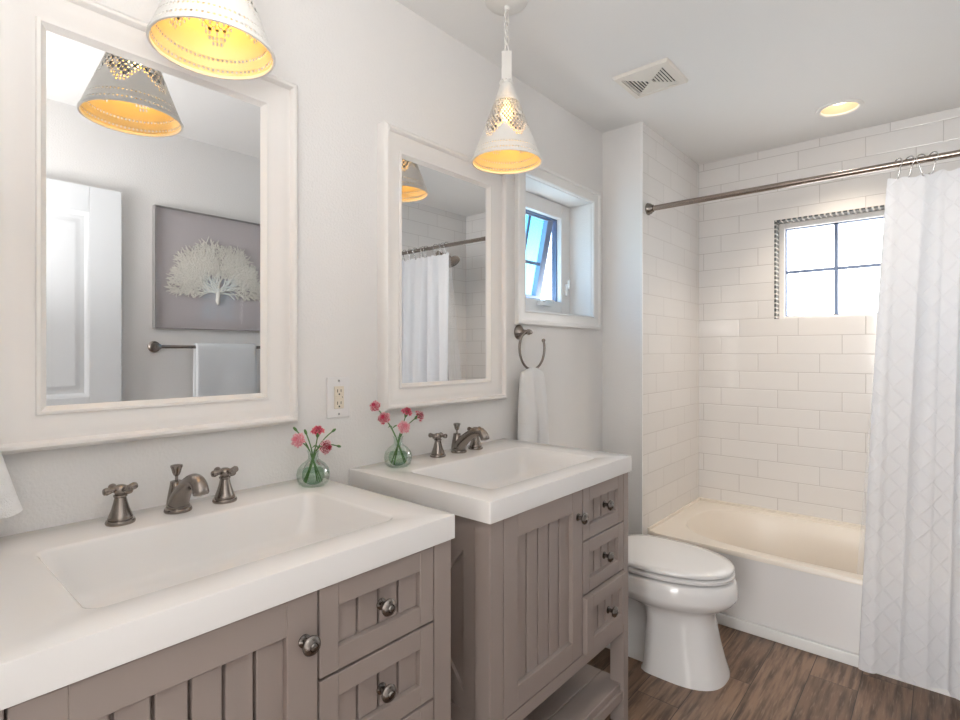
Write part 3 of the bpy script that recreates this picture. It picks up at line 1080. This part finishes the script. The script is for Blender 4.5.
mb.box(cxv - 0.010, cxv + 0.010, cyv - 0.022, cyv + 0.022, H - 0.014, H - 0.006)
hw_, hl_ = (vx1 - vx0) / 2 - 0.029, (vy1 - vy0) / 2 - 0.029
# solid triangular cheeks of the two side fields
for sg in (-1, 1):
    vs_ = [(cxv - hw_, cyv + sg * hl_, H - 0.0135), (cxv + hw_, cyv + sg * hl_, H - 0.0135), (cxv, cyv, H - 0.0135), (cxv - hw_, cyv + sg * hl_, H - 0.011), (cxv + hw_, cyv + sg * hl_, H - 0.011), (cxv, cyv, H - 0.011)]
    mb.add(vs_, [(0, 1, 2), (5, 4, 3), (0, 3, 4, 1), (1, 4, 5, 2), (2, 5, 3, 0)])
obj('louvres', mb, M['vent'], t)

# ------------------------------------------------------------------ bathtub
t = thing('bathtub', 'white alcove bathtub under the tiled window wall', 'bathtub', (0.98, 3.0, 0))
tx0, tx1, ty0, ty1, tz = XT + 0.001, W - 0.010, TUB_Y, YB - 0.001, 0.345


def sup(x0, x1, y0, y1, z, e, n=56):
    pts = []
    cx, cy, a, b = (x0 + x1) / 2, (y0 + y1) / 2, (x1 - x0) / 2, (y1 - y0) / 2
    for i in range(n):
        th = 2 * PI * (i + 0.5) / n
        c_, s_ = math.cos(th), math.sin(th)
        if e is None:
            k = 1 / max(abs(c_), abs(s_))
            pts.append((cx + a * c_ * k, cy + b * s_ * k, z))
        else:
            r = (abs(c_) ** e + abs(s_) ** e) ** (-1 / e)
            pts.append((cx + a * c_ * r, cy + b * s_ * r, z))
    return pts


n_ = 88
ix0, ix1, iy0, iy1 = tx0 + 0.10, tx1 - 0.12, ty0 + 0.075, ty1 - 0.055
rr = [sup(tx0, tx1, ty0, ty1, tz - 0.02, None, n_), sup(tx0, tx1, ty0 + 0.001, ty1, tz - 0.006, None, n_), sup(tx0, tx1, ty0 + 0.006, ty1, tz, None, n_),
      sup(ix0 - 0.012, ix1 + 0.012, iy0 - 0.012, iy1 + 0.012, tz, 3.2, n_), sup(ix0 - 0.004, ix1 + 0.004, iy0 - 0.004, iy1 + 0.004, tz - 0.003, 3.2, n_), sup(ix0, ix1, iy0, iy1, tz - 0.012, 3.2, n_),
      sup(ix0 + 0.06, ix1 - 0.02, iy0 + 0.02, iy1 - 0.02, tz - 0.11, 3.4, n_), sup(ix0 + 0.13, ix1 - 0.04, iy0 + 0.04, iy1 - 0.04, tz - 0.22, 3.6, n_),
      sup(ix0 + 0.18, ix1 - 0.06, iy0 + 0.06, iy1 - 0.06, tz - 0.27, 3.6, n_), sup(ix0 + 0.25, ix1 - 0.10, iy0 + 0.10, iy1 - 0.10, tz - 0.285, 3.6, n_)]
obj('basin', MB().rings(rr, False, True), M['tub'], t, smooth=45)
obj('apron', MB().box(tx0, tx1, ty0 + 0.004, ty0 + 0.03, 0.0, tz - 0.02), mat('tub_cool_lit', (0.80, 0.785, 0.775), 0.25), t)  # same acrylic, painted greyer where the lamp's warm light misses it
# raised ledge along the wall
obj('tile_flange', MB().box(tx0, tx1, ty1 - 0.022, ty1, tz - 0.004, tz + 0.014).box(tx0, tx0 + 0.012, ty0 + 0.02, ty1 - 0.022, tz - 0.004, tz + 0.012), M['tub'], t)
obj('overflow_plate', MB().lathe([(0.0, 0.0), (0.036, 0.0), (0.036, 0.004), (0.030, 0.008), (0.0, 0.009)], (ix1 - 0.018, (ty0 + ty1) / 2, tz - 0.09), (-1, 0, 0.12)), M['nickel'], t, smooth=40)

# ------------------------------------------------------------------ curtain rod, hooks, curtain, liner
RY, RZ = 2.632, 1.976
t = thing('shower_rod', 'satin metal shower curtain rod spanning the tub alcove', 'curtain rod', (0.98, RY, RZ))
obj('rod', MB().tube([(XT + 0.004, RY, RZ), (0.9, RY, RZ)], 0.0135, 20).tube([(0.9, RY, RZ), (W - 0.012, RY, RZ)], 0.0125, 20), M['rod'], t, smooth=50)
for sx, xx in ((1, XT), (-1, W - 0.009)):
    obj('rod_flange', MB().lathe([(0.030, 0.0), (0.031, 0.004), (0.028, 0.008), (0.027, 0.016), (0.021, 0.022), (0.018, 0.030), (0.0145, 0.031)], (xx, RY, RZ), (sx, 0, 0), 28), M['knob'], t, smooth=40)

hook_x = [1.226, 1.260, 1.296, 1.329, 1.425, 1.458, 1.487, 1.540, 1.595, 1.655, 1.708]
CZ1 = RZ - 0.052


def hook_proto():
    mb = MB()
    pts = []
    for i in range(17):
        a = math.radians(-60 + 300 * i / 16)
        pts.append((0, 0.0185 * math.cos(a), 0.003 + 0.0185 * math.sin(a)))
    pts = pts[2:]
    pts += [(0, -0.006, -0.028), (0, -0.001, -0.046), (0, 0.004, -0.058), (0, 0.010, -0.062), (0, 0.014, -0.056)]
    mb.tube(pts, 0.0025, 8)
    mb.sphere((0, 0.014, -0.055), 0.0035, 8, 6)
    mb.sphere(pts[0], 0.0032, 8, 6)
    return mb


hk = None
nth = ['first', 'second', 'third', 'fourth', 'fifth', 'sixth', 'seventh', 'eighth', 'ninth', 'tenth', 'last']
for i, hx_ in enumerate(hook_x):
    if hk is None:
        hk = obj('curtain_hook', MB(), M['chrome'])
        mbh = hook_proto()
        hk.data.from_pydata(mbh.v, [], mbh.f)
        hk.data.shade_smooth()
        o = hk
    else:
        o = hk.copy()
        col.objects.link(o)
    o.location = (hx_, RY, RZ)
    o.rotation_euler = (0, 0, (0.75, 1.0, -0.8, 0.9)[i % 4] + random.uniform(-0.15, 0.15))
    tag(o, f'{nth[i]} wire hook on the shower rod counting from the window side', 'curtain hook', 'shower curtain hooks')


def cloth(name, m, xl, xr, ztop, zbot, yc, amp, folds, label, cat, seed, nu=260, nv=90, solid=0.0, scallop=0.008):
    rnd = random.Random(seed)
    ph = [rnd.uniform(0, 6.28) for _ in range(6)]
    vs_, uvs = [], []
    for j in range(nv + 1):
        v = j / nv
        z = ztop + (zbot - ztop) * v
        X0, X1 = xl(v), xr(v)
        A = amp(v)
        arc = 0.0
        pv = None
        for i in range(nu + 1):
            s_ = i / nu
            su = s_ + 0.018 * math.sin(2 * PI * s_ * 2.0 + ph[0]) + 0.012 * v * math.sin(2 * PI * s_ * 3.0 + ph[3])
            f = math.sin(2 * PI * folds * su + ph[1])
            f2 = 0.35 * math.sin(2 * PI * folds * 2.1 * su + ph[2] + 1.5 * v) * (1 - 0.6 * v)
            f3 = 0.5 * v * math.sin(2 * PI * folds * 0.45 * su + ph[4])
            y = yc(v) + A * (f + f2 + f3)
            x = X0 + (X1 - X0) * s_ + A * 0.35 * math.cos(2 * PI * folds * 2 * su + ph[1])* (0 if i in (0, nu) else 1)
            zz = z - scallop * (1 - v) ** 8 * (0.5 - 0.5 * math.cos(2 * PI * (len(hook_x) - 1) * s_))
            p = Vector((x, y, zz))
            if pv is not None:
                arc += (p - pv).length
            pv = p
            vs_.append(tuple(p))
            uvs.append((arc * 1.15, ztop - z))
    mb = MB()
    w = nu + 1
    mb.add(vs_, [(j * w + i, j * w + i + 1, (j + 1) * w + i + 1, (j + 1) * w + i) for j in range(nv) for i in range(nu)])
    o = obj(name, mb, m, smooth=180, uvs=uvs)
    return tag(o, label, cat)


cloth('shower_curtain', M['curtain'], lambda v: 1.194 - 0.082 * v ** 0.8, lambda v: 1.724, CZ1, 0.032, lambda v: RY - 0.004 - 0.088 * v ** 0.9, lambda v: 0.008 + 0.011 * min(1, v * 3), 4.3,
      'white diamond-textured fabric shower curtain gathered at the right end of the rod', 'shower curtain', 3)
cloth('shower_liner', M['liner'], lambda v: 1.199 - 0.125 * v, lambda v: 1.722 - 0.19 * v, CZ1 - 0.002, 0.19, lambda v: RY + 0.013 + 0.10 * v, lambda v: 0.004 + 0.008 * min(1, v * 3), 5.3,
      'clear plastic liner hanging inside the tub behind the curtain', 'shower liner', 11, nu=160, nv=50)

# shower head (seen in the farther mirror)
t = thing('wall_shower', 'round pewter shower head on the tiled tub wall, seen in the farther mirror', 'shower head', (W - 0.009, 3.06, 1.98))
obj('wall_flange', MB().lathe([(0.030, 0), (0.029, 0.006), (0.014, 0.012), (0.0, 0.012)], (W - 0.009, 3.06, 2.03), (-1, 0, 0)), M['rod'], t, smooth=40)
obj('arm', MB().tube([(W - 0.012, 3.06, 2.03), (W - 0.05, 3.06, 2.035), (W - 0.09, 3.06, 2.025), (W - 0.125, 3.06, 2.0)], 0.009, 12), M['rod'], t, smooth=60)
obj('head', MB().lathe([(0.012, -0.01), (0.016, 0.008), (0.024, 0.022), (0.05, 0.036), (0.066, 0.044), (0.068, 0.052), (0.062, 0.056), (0.0, 0.057)], (W - 0.13, 3.06, 1.998), (-0.55, 0, -0.83), 32), M['rod'], t, smooth=40)

# ------------------------------------------------------------------ toilet
TY = 2.158
t = thing('toilet', 'white elongated toilet with its lid down between vanity and tub', 'toilet', (0.45, TY, 0))


def egg(xb, xf, hw, z, n=48, back=2.8, front=2.15, wide=0.42):
    """egg outline: blunt at the back, longer and rounder at the front"""
    xm_ = xb + (xf - xb) * wide
    pts = []
    for i in range(n):
        a = 2 * PI * i / n
        c_, s_ = math.cos(a), math.sin(a)
        L_, e = ((xf - xm_), front) if c_ >= 0 else ((xm_ - xb), back)
        r = (abs(c_) ** e + abs(s_) ** e) ** (-1 / e)
        pts.append((xm_ + L_ * c_ * r, TY + hw * s_ * r, z))
    return pts


rr = [egg(0.44, 0.738, 0.145, 0.0, back=6, front=2.6, wide=0.4), egg(0.445, 0.737, 0.143, 0.012, back=6, front=2.6), egg(0.447, 0.724, 0.135, 0.05, back=6, front=2.6), egg(0.45, 0.704, 0.123, 0.13, back=6, front=2.6), egg(0.452, 0.69, 0.117, 0.20, back=6, front=2.6),
      egg(0.44, 0.689, 0.118, 0.245, back=5), egg(0.36, 0.706, 0.135, 0.262, back=3.5), egg(0.30, 0.734, 0.160, 0.277), egg(0.27, 0.757, 0.179, 0.294), egg(0.26, 0.767, 0.188, 0.307), egg(0.255, 0.772, 0.190, 0.32),
      egg(0.255, 0.769, 0.1885, 0.345), egg(0.26, 0.764, 0.185, 0.372), egg(0.27, 0.756, 0.179, 0.379), egg(0.29, 0.73, 0.16, 0.380)]
obj('bowl', MB().rings(rr), M['porcelain'], t, smooth=50)
rr = [egg(0.16, 0.50, 0.085, 0.0, back=6, front=6, wide=0.5), egg(0.16, 0.50, 0.083, 0.03, back=6, front=6, wide=0.5), egg(0.165, 0.50, 0.062, 0.06, back=6, front=6, wide=0.5), egg(0.17, 0.50, 0.060, 0.22, back=6, front=6, wide=0.5), egg(0.17, 0.50, 0.09, 0.30, back=5, front=5, wide=0.5), egg(0.16, 0.45, 0.16, 0.375, back=5, front=5, wide=0.5)]
obj('trapway', MB().rings(rr), M['porcelain'], t, smooth=50)
rr = [egg(0.30, 0.73, 0.155, 0.3815), egg(0.272, 0.752, 0.176, 0.387), egg(0.266, 0.759, 0.182, 0.390), egg(0.266, 0.760, 0.183, 0.400), egg(0.27, 0.754, 0.178, 0.4045), egg(0.29, 0.74, 0.165, 0.405)]
obj('seat', MB().rings(rr), M['porcelain'], t, smooth=50)
rr = [egg(0.29, 0.735, 0.16, 0.4055), egg(0.264, 0.748, 0.172, 0.4105), egg(0.257, 0.757, 0.183, 0.413), egg(0.257, 0.758, 0.184, 0.423), egg(0.262, 0.753, 0.179, 0.4285), egg(0.29, 0.72, 0.153, 0.432), egg(0.34, 0.64, 0.10, 0.434), egg(0.40, 0.55, 0.04, 0.435)]
obj('lid', MB().rings(rr), M['porcelain'], t, smooth=50)
for s_ in (-1, 1):
    obj('seat_hinge', MB().lathe([(0.011, -0.02), (0.012, -0.016), (0.012, 0.016), (0.011, 0.02)], (0.252, TY + s_ * 0.075, 0.405), (0, 1, 0), 14), M['porcelain'], t, smooth=40)
tk = obj('tank', MB().rings([rrect(0.022, 0.205, TY - 0.205, TY + 0.205, 0.035, 0.376), rrect(0.018, 0.215, TY - 0.222, TY + 0.222, 0.04, 0.69)]), M['porcelain'], t, smooth=40)
obj('tank_lid', MB().rings([rrect(0.014, 0.221, TY - 0.228, TY + 0.228, 0.04, 0.691), rrect(0.012, 0.224, TY - 0.231, TY + 0.231, 0.04, 0.697), rrect(0.012, 0.224, TY - 0.231, TY + 0.231, 0.04, 0.72), rrect(0.02, 0.216, TY - 0.223, TY + 0.223, 0.035, 0.728)]), M['porcelain'], tk, smooth=40)
obj('flush_lever', MB().lathe([(0.012, 0), (0.012, 0.008), (0.005, 0.01), (0.005, 0.022)], (0.214, TY - 0.16, 0.64), (1, 0, 0), 14).bar((0.235, TY - 0.165, 0.64), (0.238, TY - 0.09, 0.632), 0.006, 0.014), M['chrome'], tk, bevel=0.002)

# ------------------------------------------------------------------ outlet
oy0, oy1, oz0, oz1 = 0.893, 0.973, 1.056, 1.176
t = thing('wall_outlet', 'white wall outlet between the two mirrors', 'outlet', (0, 0.933, oz0))
obj('cover_plate', MB().box(0.0005, 0.006, oy0, oy1, oz0, oz1), M['plate'], t, bevel=0.004, seg=3)
oc = 0.933
obj('receptacle', MB().box(0.005, 0.0085, oc - 0.0165, oc + 0.0165, 1.083, 1.149), M['ivory'], t, bevel=0.0015)
for zc_ in (1.134, 1.098):
    mb = MB().box(0.0082, 0.0089, oc - 0.0075, oc - 0.0055, zc_ - 0.003, zc_ + 0.006).box(0.0082, 0.0089, oc + 0.0045, oc + 0.0065, zc_ - 0.002, zc_ + 0.006)
    mb.lathe([(0.0, 0), (0.0026, 0), (0.0026, 0.0008), (0, 0.0008)], (0.0082, oc - 0.0005, zc_ - 0.0085), (1, 0, 0), 10)
    obj('slots', mb, M['dark'], t)
obj('test_buttons', MB().box(0.0083, 0.0105, oc - 0.010, oc + 0.010, 1.1175, 1.1210).box(0.0083, 0.0105, oc - 0.010, oc + 0.010, 1.1120, 1.1155), M['ivory'], t, bevel=0.0005)
obj('indicator', MB().lathe([(0.0, 0), (0.0018, 0), (0.0012, 0.001), (0, 0.001)], (0.0085, oc + 0.0105, 1.1165), (1, 0, 0), 8), M['dark'], t)
for zc_ in (1.165, 1.067):
    obj('screw', MB().lathe([(0.0, 0), (0.0033, 0), (0.0028, 0.0012), (0, 0.0015)], (0.0058, oc, zc_), (1, 0, 0), 12), M['chrome'], t, smooth=40)


# ------------------------------------------------------------------ towel rings and towels
def towel_ring(place, label):
    """place(a, out, z): a along the wall, out from the wall"""
    pm = place(0, 0, 1.333)
    t = thing('towel_ring', label, 'towel ring', pm, 'pewter towel rings')
    ax = Vector(place(0, 1, 0)) - Vector(place(0, 0, 0))
    obj('wall_flange', MB().lathe([(0.031, 0.0), (0.031, 0.006), (0.026, 0.010), (0.017, 0.018), (0.0115, 0.030), (0.0095, 0.042), (0.0095, 0.048), (0.0125, 0.050), (0.0125, 0.055), (0.009, 0.057), (0.010, 0.064), (0.0065, 0.070), (0, 0.071)], place(0, 0.0005, 1.333), ax, 24), M['nickel'], t, smooth=40)
    pts = []
    for i in range(33):
        a = math.radians(148 + (382 - 148) * i / 32)
        pts.append(place(0.034 + 0.090 * math.cos(a), 0.048, 1.266 + 0.090 * math.sin(a)))
    pts = [place(0.0, 0.045, 1.333), place(-0.022, 0.047, 1.325)] + pts
    obj('ring', MB().tube(pts, 0.0052, 12), M['nickel'], t, smooth=60)
    obj('end_cap', MB().sphere(pts[-1], 0.0085, 12, 8), M['nickel'], t, smooth=60)
    return t


def ring_towel(place, label, ztop, zbot, w0, w1, seed, hem=False, name='hand_towel', ex=0.8):
    rnd = random.Random(seed)
    ph = [rnd.uniform(0, 6.28) for _ in range(8)]
    rr = []
    N, K = 64, 40
    for k in range(K + 1):
        v = k / K
        z = ztop + (zbot - ztop) * v
        hw = (w0 + (w1 - w0) * v ** ex) / 2
        top = math.sqrt(max(0.0, min(1.0, v * 9)))
        th = (0.016 + 0.014 * min(1, v * 2)) * (0.30 + 0.70 * top)
        if hem and 0.86 < v < 0.95:
            th *= 0.86
        ring = []
        for i in range(N):
            a = 2 * PI * i / N
            c_, s_ = math.cos(a), math.sin(a)
            e = 3.0
            r = (abs(c_) ** e + abs(s_) ** e) ** (-1 / e)
            u = c_ * r
            ruf = 0.46 * math.sin(5.2 * u + ph[0] + 0.7 * v) + 0.22 * math.sin(9.5 * u + ph[1] - 1.1 * v) * (1 - 0.5 * v)
            o_ = s_ * r * th + ruf * th * (0.6 + 0.4 * v)
            ring.append(place(0.034 + u * hw + 0.006 * math.sin(3 * v + ph[2]), 0.050 + o_, z + 0.004 * math.sin(7 * u + ph[3]) * v - (0.018 * u * u * (1 - top))))
        rr.append(ring)
    o = obj(name, MB().rings(rr), M['towel'], smooth=60)
    return tag(o, label, 'towel')


pl_far = lambda a, o_, z: (o_, 1.826 + a, z)
towel_ring(pl_far, 'pewter towel ring on the wall below the small window')
ring_towel(pl_far, 'white hand towel hanging from the ring below the small window', 1.186, 0.80, 0.140, 0.195, 5)
NY = YN
pl_near = lambda a, o_, z: (0.03 + o_, 0.02 + a, z)
towel_ring(lambda a, o_, z: (o_, -0.035 + a, z + 0.06), 'pewter towel ring to the left of the nearest mirror, above the hanging towel corner')
ring_towel(lambda a, o_, z: (o_ + 0.02, 0.045 + a, z), 'white hand towel corner at the left edge of the photo, above the nearer sink', 1.235, 0.962, 0.08, 0.252, 9, True, ex=1.1)

# towel bar, towel and picture on the right wall (seen in the near mirror)
t = thing('towel_bar', 'pewter towel bar under the coral picture', 'towel bar', (W, 1.31, 1.277))
for yy in (1.005, 1.615):
    obj('post', MB().lathe([(0.029, 0.0), (0.029, 0.006), (0.024, 0.010), (0.016, 0.020), (0.011, 0.034), (0.0105, 0.056), (0.015, 0.060), (0.015, 0.068), (0.0, 0.070)], (W - 0.0005, yy, 1.277), (-1, 0, 0)), M['nickel'], t, smooth=40)
obj('bar', MB().tube([(W - 0.058, 1.005, 1.277), (W - 0.058, 1.615, 1.277)], 0.0085, 16), M['nickel'], t, smooth=60)
mb = MB()
ty0_, ty1_ = 1.185, 1.512
prof = [(0.019, -0.33), (0.018, -0.2), (0.016, -0.06), (0.0155, 0.0), (0.011, 0.011), (0, 0.0155), (-0.011, 0.011), (-0.0155, 0.0), (-0.017, -0.06), (-0.020, -0.2), (-0.023, -0.40)]
rnd = random.Random(4)


def drape(s_, v):
    k = v * (len(prof) - 1)
    i = min(int(k), len(prof) - 2)
    f = k - i
    a = prof[i][0] + (prof[i + 1][0] - prof[i][0]) * f
    b = prof[i][1] + (prof[i + 1][1] - prof[i][1]) * f
    d = max(0, -b)
    return (W - 0.058 + a - 0.012 * d * math.sin(9 * s_ + 1) * (1 if a < 0 else 0.5), ty0_ + (ty1_ - ty0_) * s_ - 0.03 * d * (0.5 - s_), 1.277 + b)


o = obj('hand_towel', mb.grid(drape, 24, 40), M['towel2'], smooth=180, solid=0.009)
tag(o, 'pale towel draped over the bar below the coral picture, seen in the mirror', 'towel')

ay0, ay1, az0, az1 = 1.002, 1.625, 1.376, 1.999
t = thing('framed_coral_picture', 'grey shadow-box picture of a white coral fan', 'picture', (W, (ay0 + ay1) / 2, az0))
obj('backing_board', MB().box(W - 0.012, W - 0.001, ay0, ay1, az0, az1), M['art'], t)
obj('box_frame', MB().box(W - 0.036, W - 0.001, ay0 - 0.004, ay0, az0, az1).box(W - 0.036, W - 0.001, ay1, ay1 + 0.004, az0, az1).box(W - 0.036, W - 0.001, ay0 - 0.004, ay1 + 0.004, az0 - 0.004, az0).box(W - 0.036, W - 0.001, ay0 - 0.004, ay1 + 0.004, az1, az1 + 0.004), mat('box_edge', srgb(150, 146, 144), 0.4), t)
obj('cover', MB().box(W - 0.036, W - 0.033, ay0, ay1, az0, az1), M['acrylic'], t)
mb = MB()
rnd = random.Random(21)
CY = 1.322


def inside(y, z):
    return ((y - CY) / 0.272) ** 2 + ((z - 1.66) / 0.248) ** 2 < 1 and z > 1.565 - 0.12 * max(0, 0.1 - abs(y - CY)) / 0.1


def grow(y, z, ang, r, L, depth):
    pts = [(W - 0.020, y, z)]
    rs = [r]
    for i in range(3):
        ang += rnd.uniform(-0.18, 0.18)
        y += math.cos(ang) * L / 3
        z += math.sin(ang) * L / 3
        pts.append((W - 0.020 + rnd.uniform(-0.004, 0.004), y, z))
        rs.append(r * (1 - 0.08 * (i + 1)))
    mb.tube(pts, rs, 6)
    if depth == 0 or not inside(y, z):
        return
    for k in range(2 if rnd.random() < 0.86 else 3):
        na = ang + (rnd.uniform(0.12, 0.62) if k % 2 else -rnd.uniform(0.12, 0.62))
        grow(y, z, na, max(r * 0.86, 0.0026), L * rnd.uniform(0.8, 1.02), depth - 1)


mb.tube([(W - 0.020, CY, 1.515), (W - 0.020, CY - 0.003, 1.535), (W - 0.020, CY, 1.56), (W - 0.020, CY, 1.585)], [0.006, 0.012, 0.011, 0.014], 8)
for k in range(12):
    a = math.radians(4 + 172 * k / 11)
    grow(CY + 0.006 * math.cos(a), 1.578, a, 0.0050, 0.049, 6)
    if k % 2:
        grow(CY + 0.006 * math.cos(a), 1.578, a + 0.12, 0.0045, 0.032, 6)
obj('coral_fan', mb, M['coral'], t, smooth=60)


# ------------------------------------------------------------------ bud vases and carnations
def vase(x, y, label):
    z = TOPZ
    t = thing('bud_vase', label, 'vase', (x, y, z), 'green glass bud vases')
    prof = [(0.0, 0.0005), (0.030, 0.0005), (0.037, 0.006), (0.0415, 0.018), (0.0425, 0.030), (0.039, 0.044), (0.030, 0.056), (0.019, 0.064), (0.0135, 0.069), (0.0125, 0.078), (0.0135, 0.086), (0.0155, 0.090), (0.0165, 0.0915)]
    obj('glass', MB().lathe(prof, (x, y, z), seg=36, cap0=False, cap1=False), M['bottle'], t, smooth=60)
    obj('water', MB().lathe([(0.0, 0.003), (0.029, 0.003), (0.036, 0.008), (0.0400, 0.018), (0.0408, 0.030), (0.0385, 0.040), (0.0, 0.040)], (x, y, z), seg=32, cap0=False, cap1=False), M['water'], t, smooth=60)
    return t


def bloom_mesh(c, n, R, seed, mi_edge=1):
    """ruffled carnation head facing n"""
    rnd = random.Random(seed)
    n = Vector(n).normalized()
    tt = Vector((0, 0, 1)) if abs(n.z) < 0.9 else Vector((1, 0, 0))
    e1 = n.cross(tt).normalized()
    e2 = n.cross(e1)
    c = Vector(c)
    mb = MB()
    for L in range(5):
        rad = R * (1.0 - 0.15 * L)
        lift = -0.35 + 0.42 * L
        S, K = 44, 5
        p1, p2 = rnd.uniform(0, 6), rnd.uniform(0, 6)
        rr = []
        for k in range(K + 1):
            kk = (0, 0.25, 0.5, 0.72, 0.88, 1.0)[k]
            r = rad * (0.08 + 0.92 * kk)
            ring = []
            for i in range(S):
                a = 2 * PI * i / S
                q = (k / K) ** 1.5
                ruf = R * q * (0.20 * math.sin(9 * a + p1) + 0.12 * math.sin(17 * a + p2) + 0.08 * rnd.uniform(-1, 1))
                rj = r * (1 + q * (0.10 * math.sin(5 * a + p2) + (0.07 if i % 2 else -0.07)))
                h = R * 0.42 * lift + R * (0.75 - 0.1 * L) * (0.35 - 0.9 * (1 - k / K) ** 2 * 0.4 - 0.30 * (k / K) ** 2 * (1 - 0.2 * L)) + ruf
                ring.append(c + e1 * rj * math.cos(a) + e2 * rj * math.sin(a) + n * h)
            rr.append(ring)
        for k in range(K):
            mb.rings([rr[k], rr[k + 1]], False, False, mi=(mi_edge if k == K - 1 else 0))
    return mb


def carnation(foot, mouth, head, R, colors, label, seed, group, leaf=False, buds=()):
    t = thing('carnation', label, 'flower', foot, group)
    foot, mouth, head = Vector(foot), Vector(mouth), Vector(head)
    pts = [foot]
    for i in range(1, 9):
        s_ = i / 8
        pts.append(foot.lerp(mouth, min(1, s_ * 2)) if s_ <= 0.5 else None)
    pts = [foot, foot.lerp(mouth, 0.5), mouth]
    d0 = (mouth - foot).normalized()
    for i in range(1, 6):
        s_ = i / 5
        p = mouth + d0 * (head - mouth).length * s_
        pts.append(p.lerp(mouth.lerp(head, s_), s_ ** 0.8))
    d = (pts[-1] - pts[-2]).normalized()
    st = MB().tube(pts, 0.0016, 7)
    obj('stem', st, M['stem'], t, smooth=60)
    if R:
        obj('calyx', MB().lathe([(0.0018, -0.020), (0.0055, -0.012), (0.0062, -0.004), (0.0075, 0.0)], head, d, 10), M['stem'], t, smooth=60)
        face = (d + Vector((0.55, -0.45, 0.0))).normalized()
        obj('bloom', bloom_mesh(head, face, R, seed), colors, t, smooth=180)
    else:
        obj('bud', MB().lathe([(0.0016, -0.005), (0.0033, 0.0), (0.0037, 0.004), (0.0026, 0.009), (0.0, 0.011)], head, d, 10), M['stem'], t, smooth=60)
    if leaf:
        p = pts[4]
        mb = MB()
        for sg in (-1, 1):
            q = [p, p + Vector((0.006, sg * 0.008, 0.008)), p + Vector((0.010, sg * 0.017, 0.010)), p + Vector((0.012, sg * 0.026, 0.006))]
            mb.tube(q, [0.001, 0.0022, 0.0018, 0.0004], 6)
        obj('leaf', mb, M['stem'], t, smooth=60)


def at_px(x, y, X):
    """the point of the plane X that lies in the direction the photograph shows (used once, to place the flower heads)"""
    A = math.atan(464 / 538.5)
    u, v = (x - 480) / FPX, (352 - y) / FPX
    dx_, dy_ = -math.sin(A) + math.cos(A) * u, math.cos(A) + math.sin(A) * u
    k = (X - 1.36) / dx_
    return Vector((X, dy_ * k, 1.25 + v * k))


V1 = (0.098, 0.790)
V2 = (0.086, 1.092)
vase(*V1, 'round green glass bud vase with three blooms at the corner of the nearer sink top')
vase(*V2, 'round green glass bud vase with five blooms on the farther sink top')
c_pink = [M['pink'], M['edge']]
c_pale = [M['palepink'], M['edge']]
c_crim = [M['crimson'], M['edge']]
c_dusk = [M['pink'], M['palepink']]
z0_ = TOPZ + 0.006
g1, g2 = 'carnations in the nearer vase', 'carnations in the farther vase'
F = [(V1, (298, 440), 0.100, 0.019, c_pale, 'pale pink carnation leaning left in the nearer vase', g1, (0.012, 0.020), False),
     (V1, (318, 431), 0.085, 0.0175, c_dusk, 'deep pink carnation standing highest in the nearer vase', g1, (-0.014, -0.016), False),
     (V1, (326, 447), 0.120, 0.019, c_crim, 'crimson carnation with white petal edges in the nearer vase', g1, (0.004, -0.026), True),
     (V1, (296, 430), 0.085, 0, None, 'closed green bud at upper left in the nearer vase', g1, (0.018, 0.010), False),
     (V1, (306, 433), 0.090, 0, None, 'closed green bud beside the pale carnation in the nearer vase', g1, (-0.006, 0.016), False),
     (V1, (338, 446), 0.100, 0, None, 'closed green bud drooping right in the nearer vase', g1, (-0.020, -0.008), False),
     (V1, (333, 431), 0.100, 0, None, 'closed pink-tipped bud at upper right in the nearer vase', g1, (-0.010, -0.024), False),
     (V2, (375, 406), 0.092, 0.0165, c_pink, 'pink carnation highest and farthest left in the farther vase', g2, (0.014, 0.022), False),
     (V2, (384, 418), 0.096, 0.019, c_pink, 'pink carnation second from left in the farther vase', g2, (0.018, 0.012), True),
     (V2, (407, 412), 0.080, 0.0175, c_dusk, 'dusky pink carnation standing behind the others in the farther vase', g2, (-0.012, -0.004), False),
     (V2, (419, 416), 0.092, 0.019, c_pink, 'pink carnation farthest right in the farther vase', g2, (-0.006, -0.024), False),
     (V2, (404, 427), 0.112, 0.020, c_pale, 'pale pink carnation lowest and nearest in the farther vase', g2, (0.0, -0.016), False)]
for i, (V, px, X, R, cols, lab, grp, ft, leaf) in enumerate(F):
    hd = at_px(px[0], px[1], X)
    mo = Vector((V[0] + (hd.x - V[0]) * 0.12, V[1] + max(-0.009, min(0.009, (hd.y - V[1]) * 0.2)), TOPZ + 0.088))
    carnation((V[0] + ft[0], V[1] + ft[1], z0_), mo, hd, R, cols, lab, 40 + i, grp, leaf)
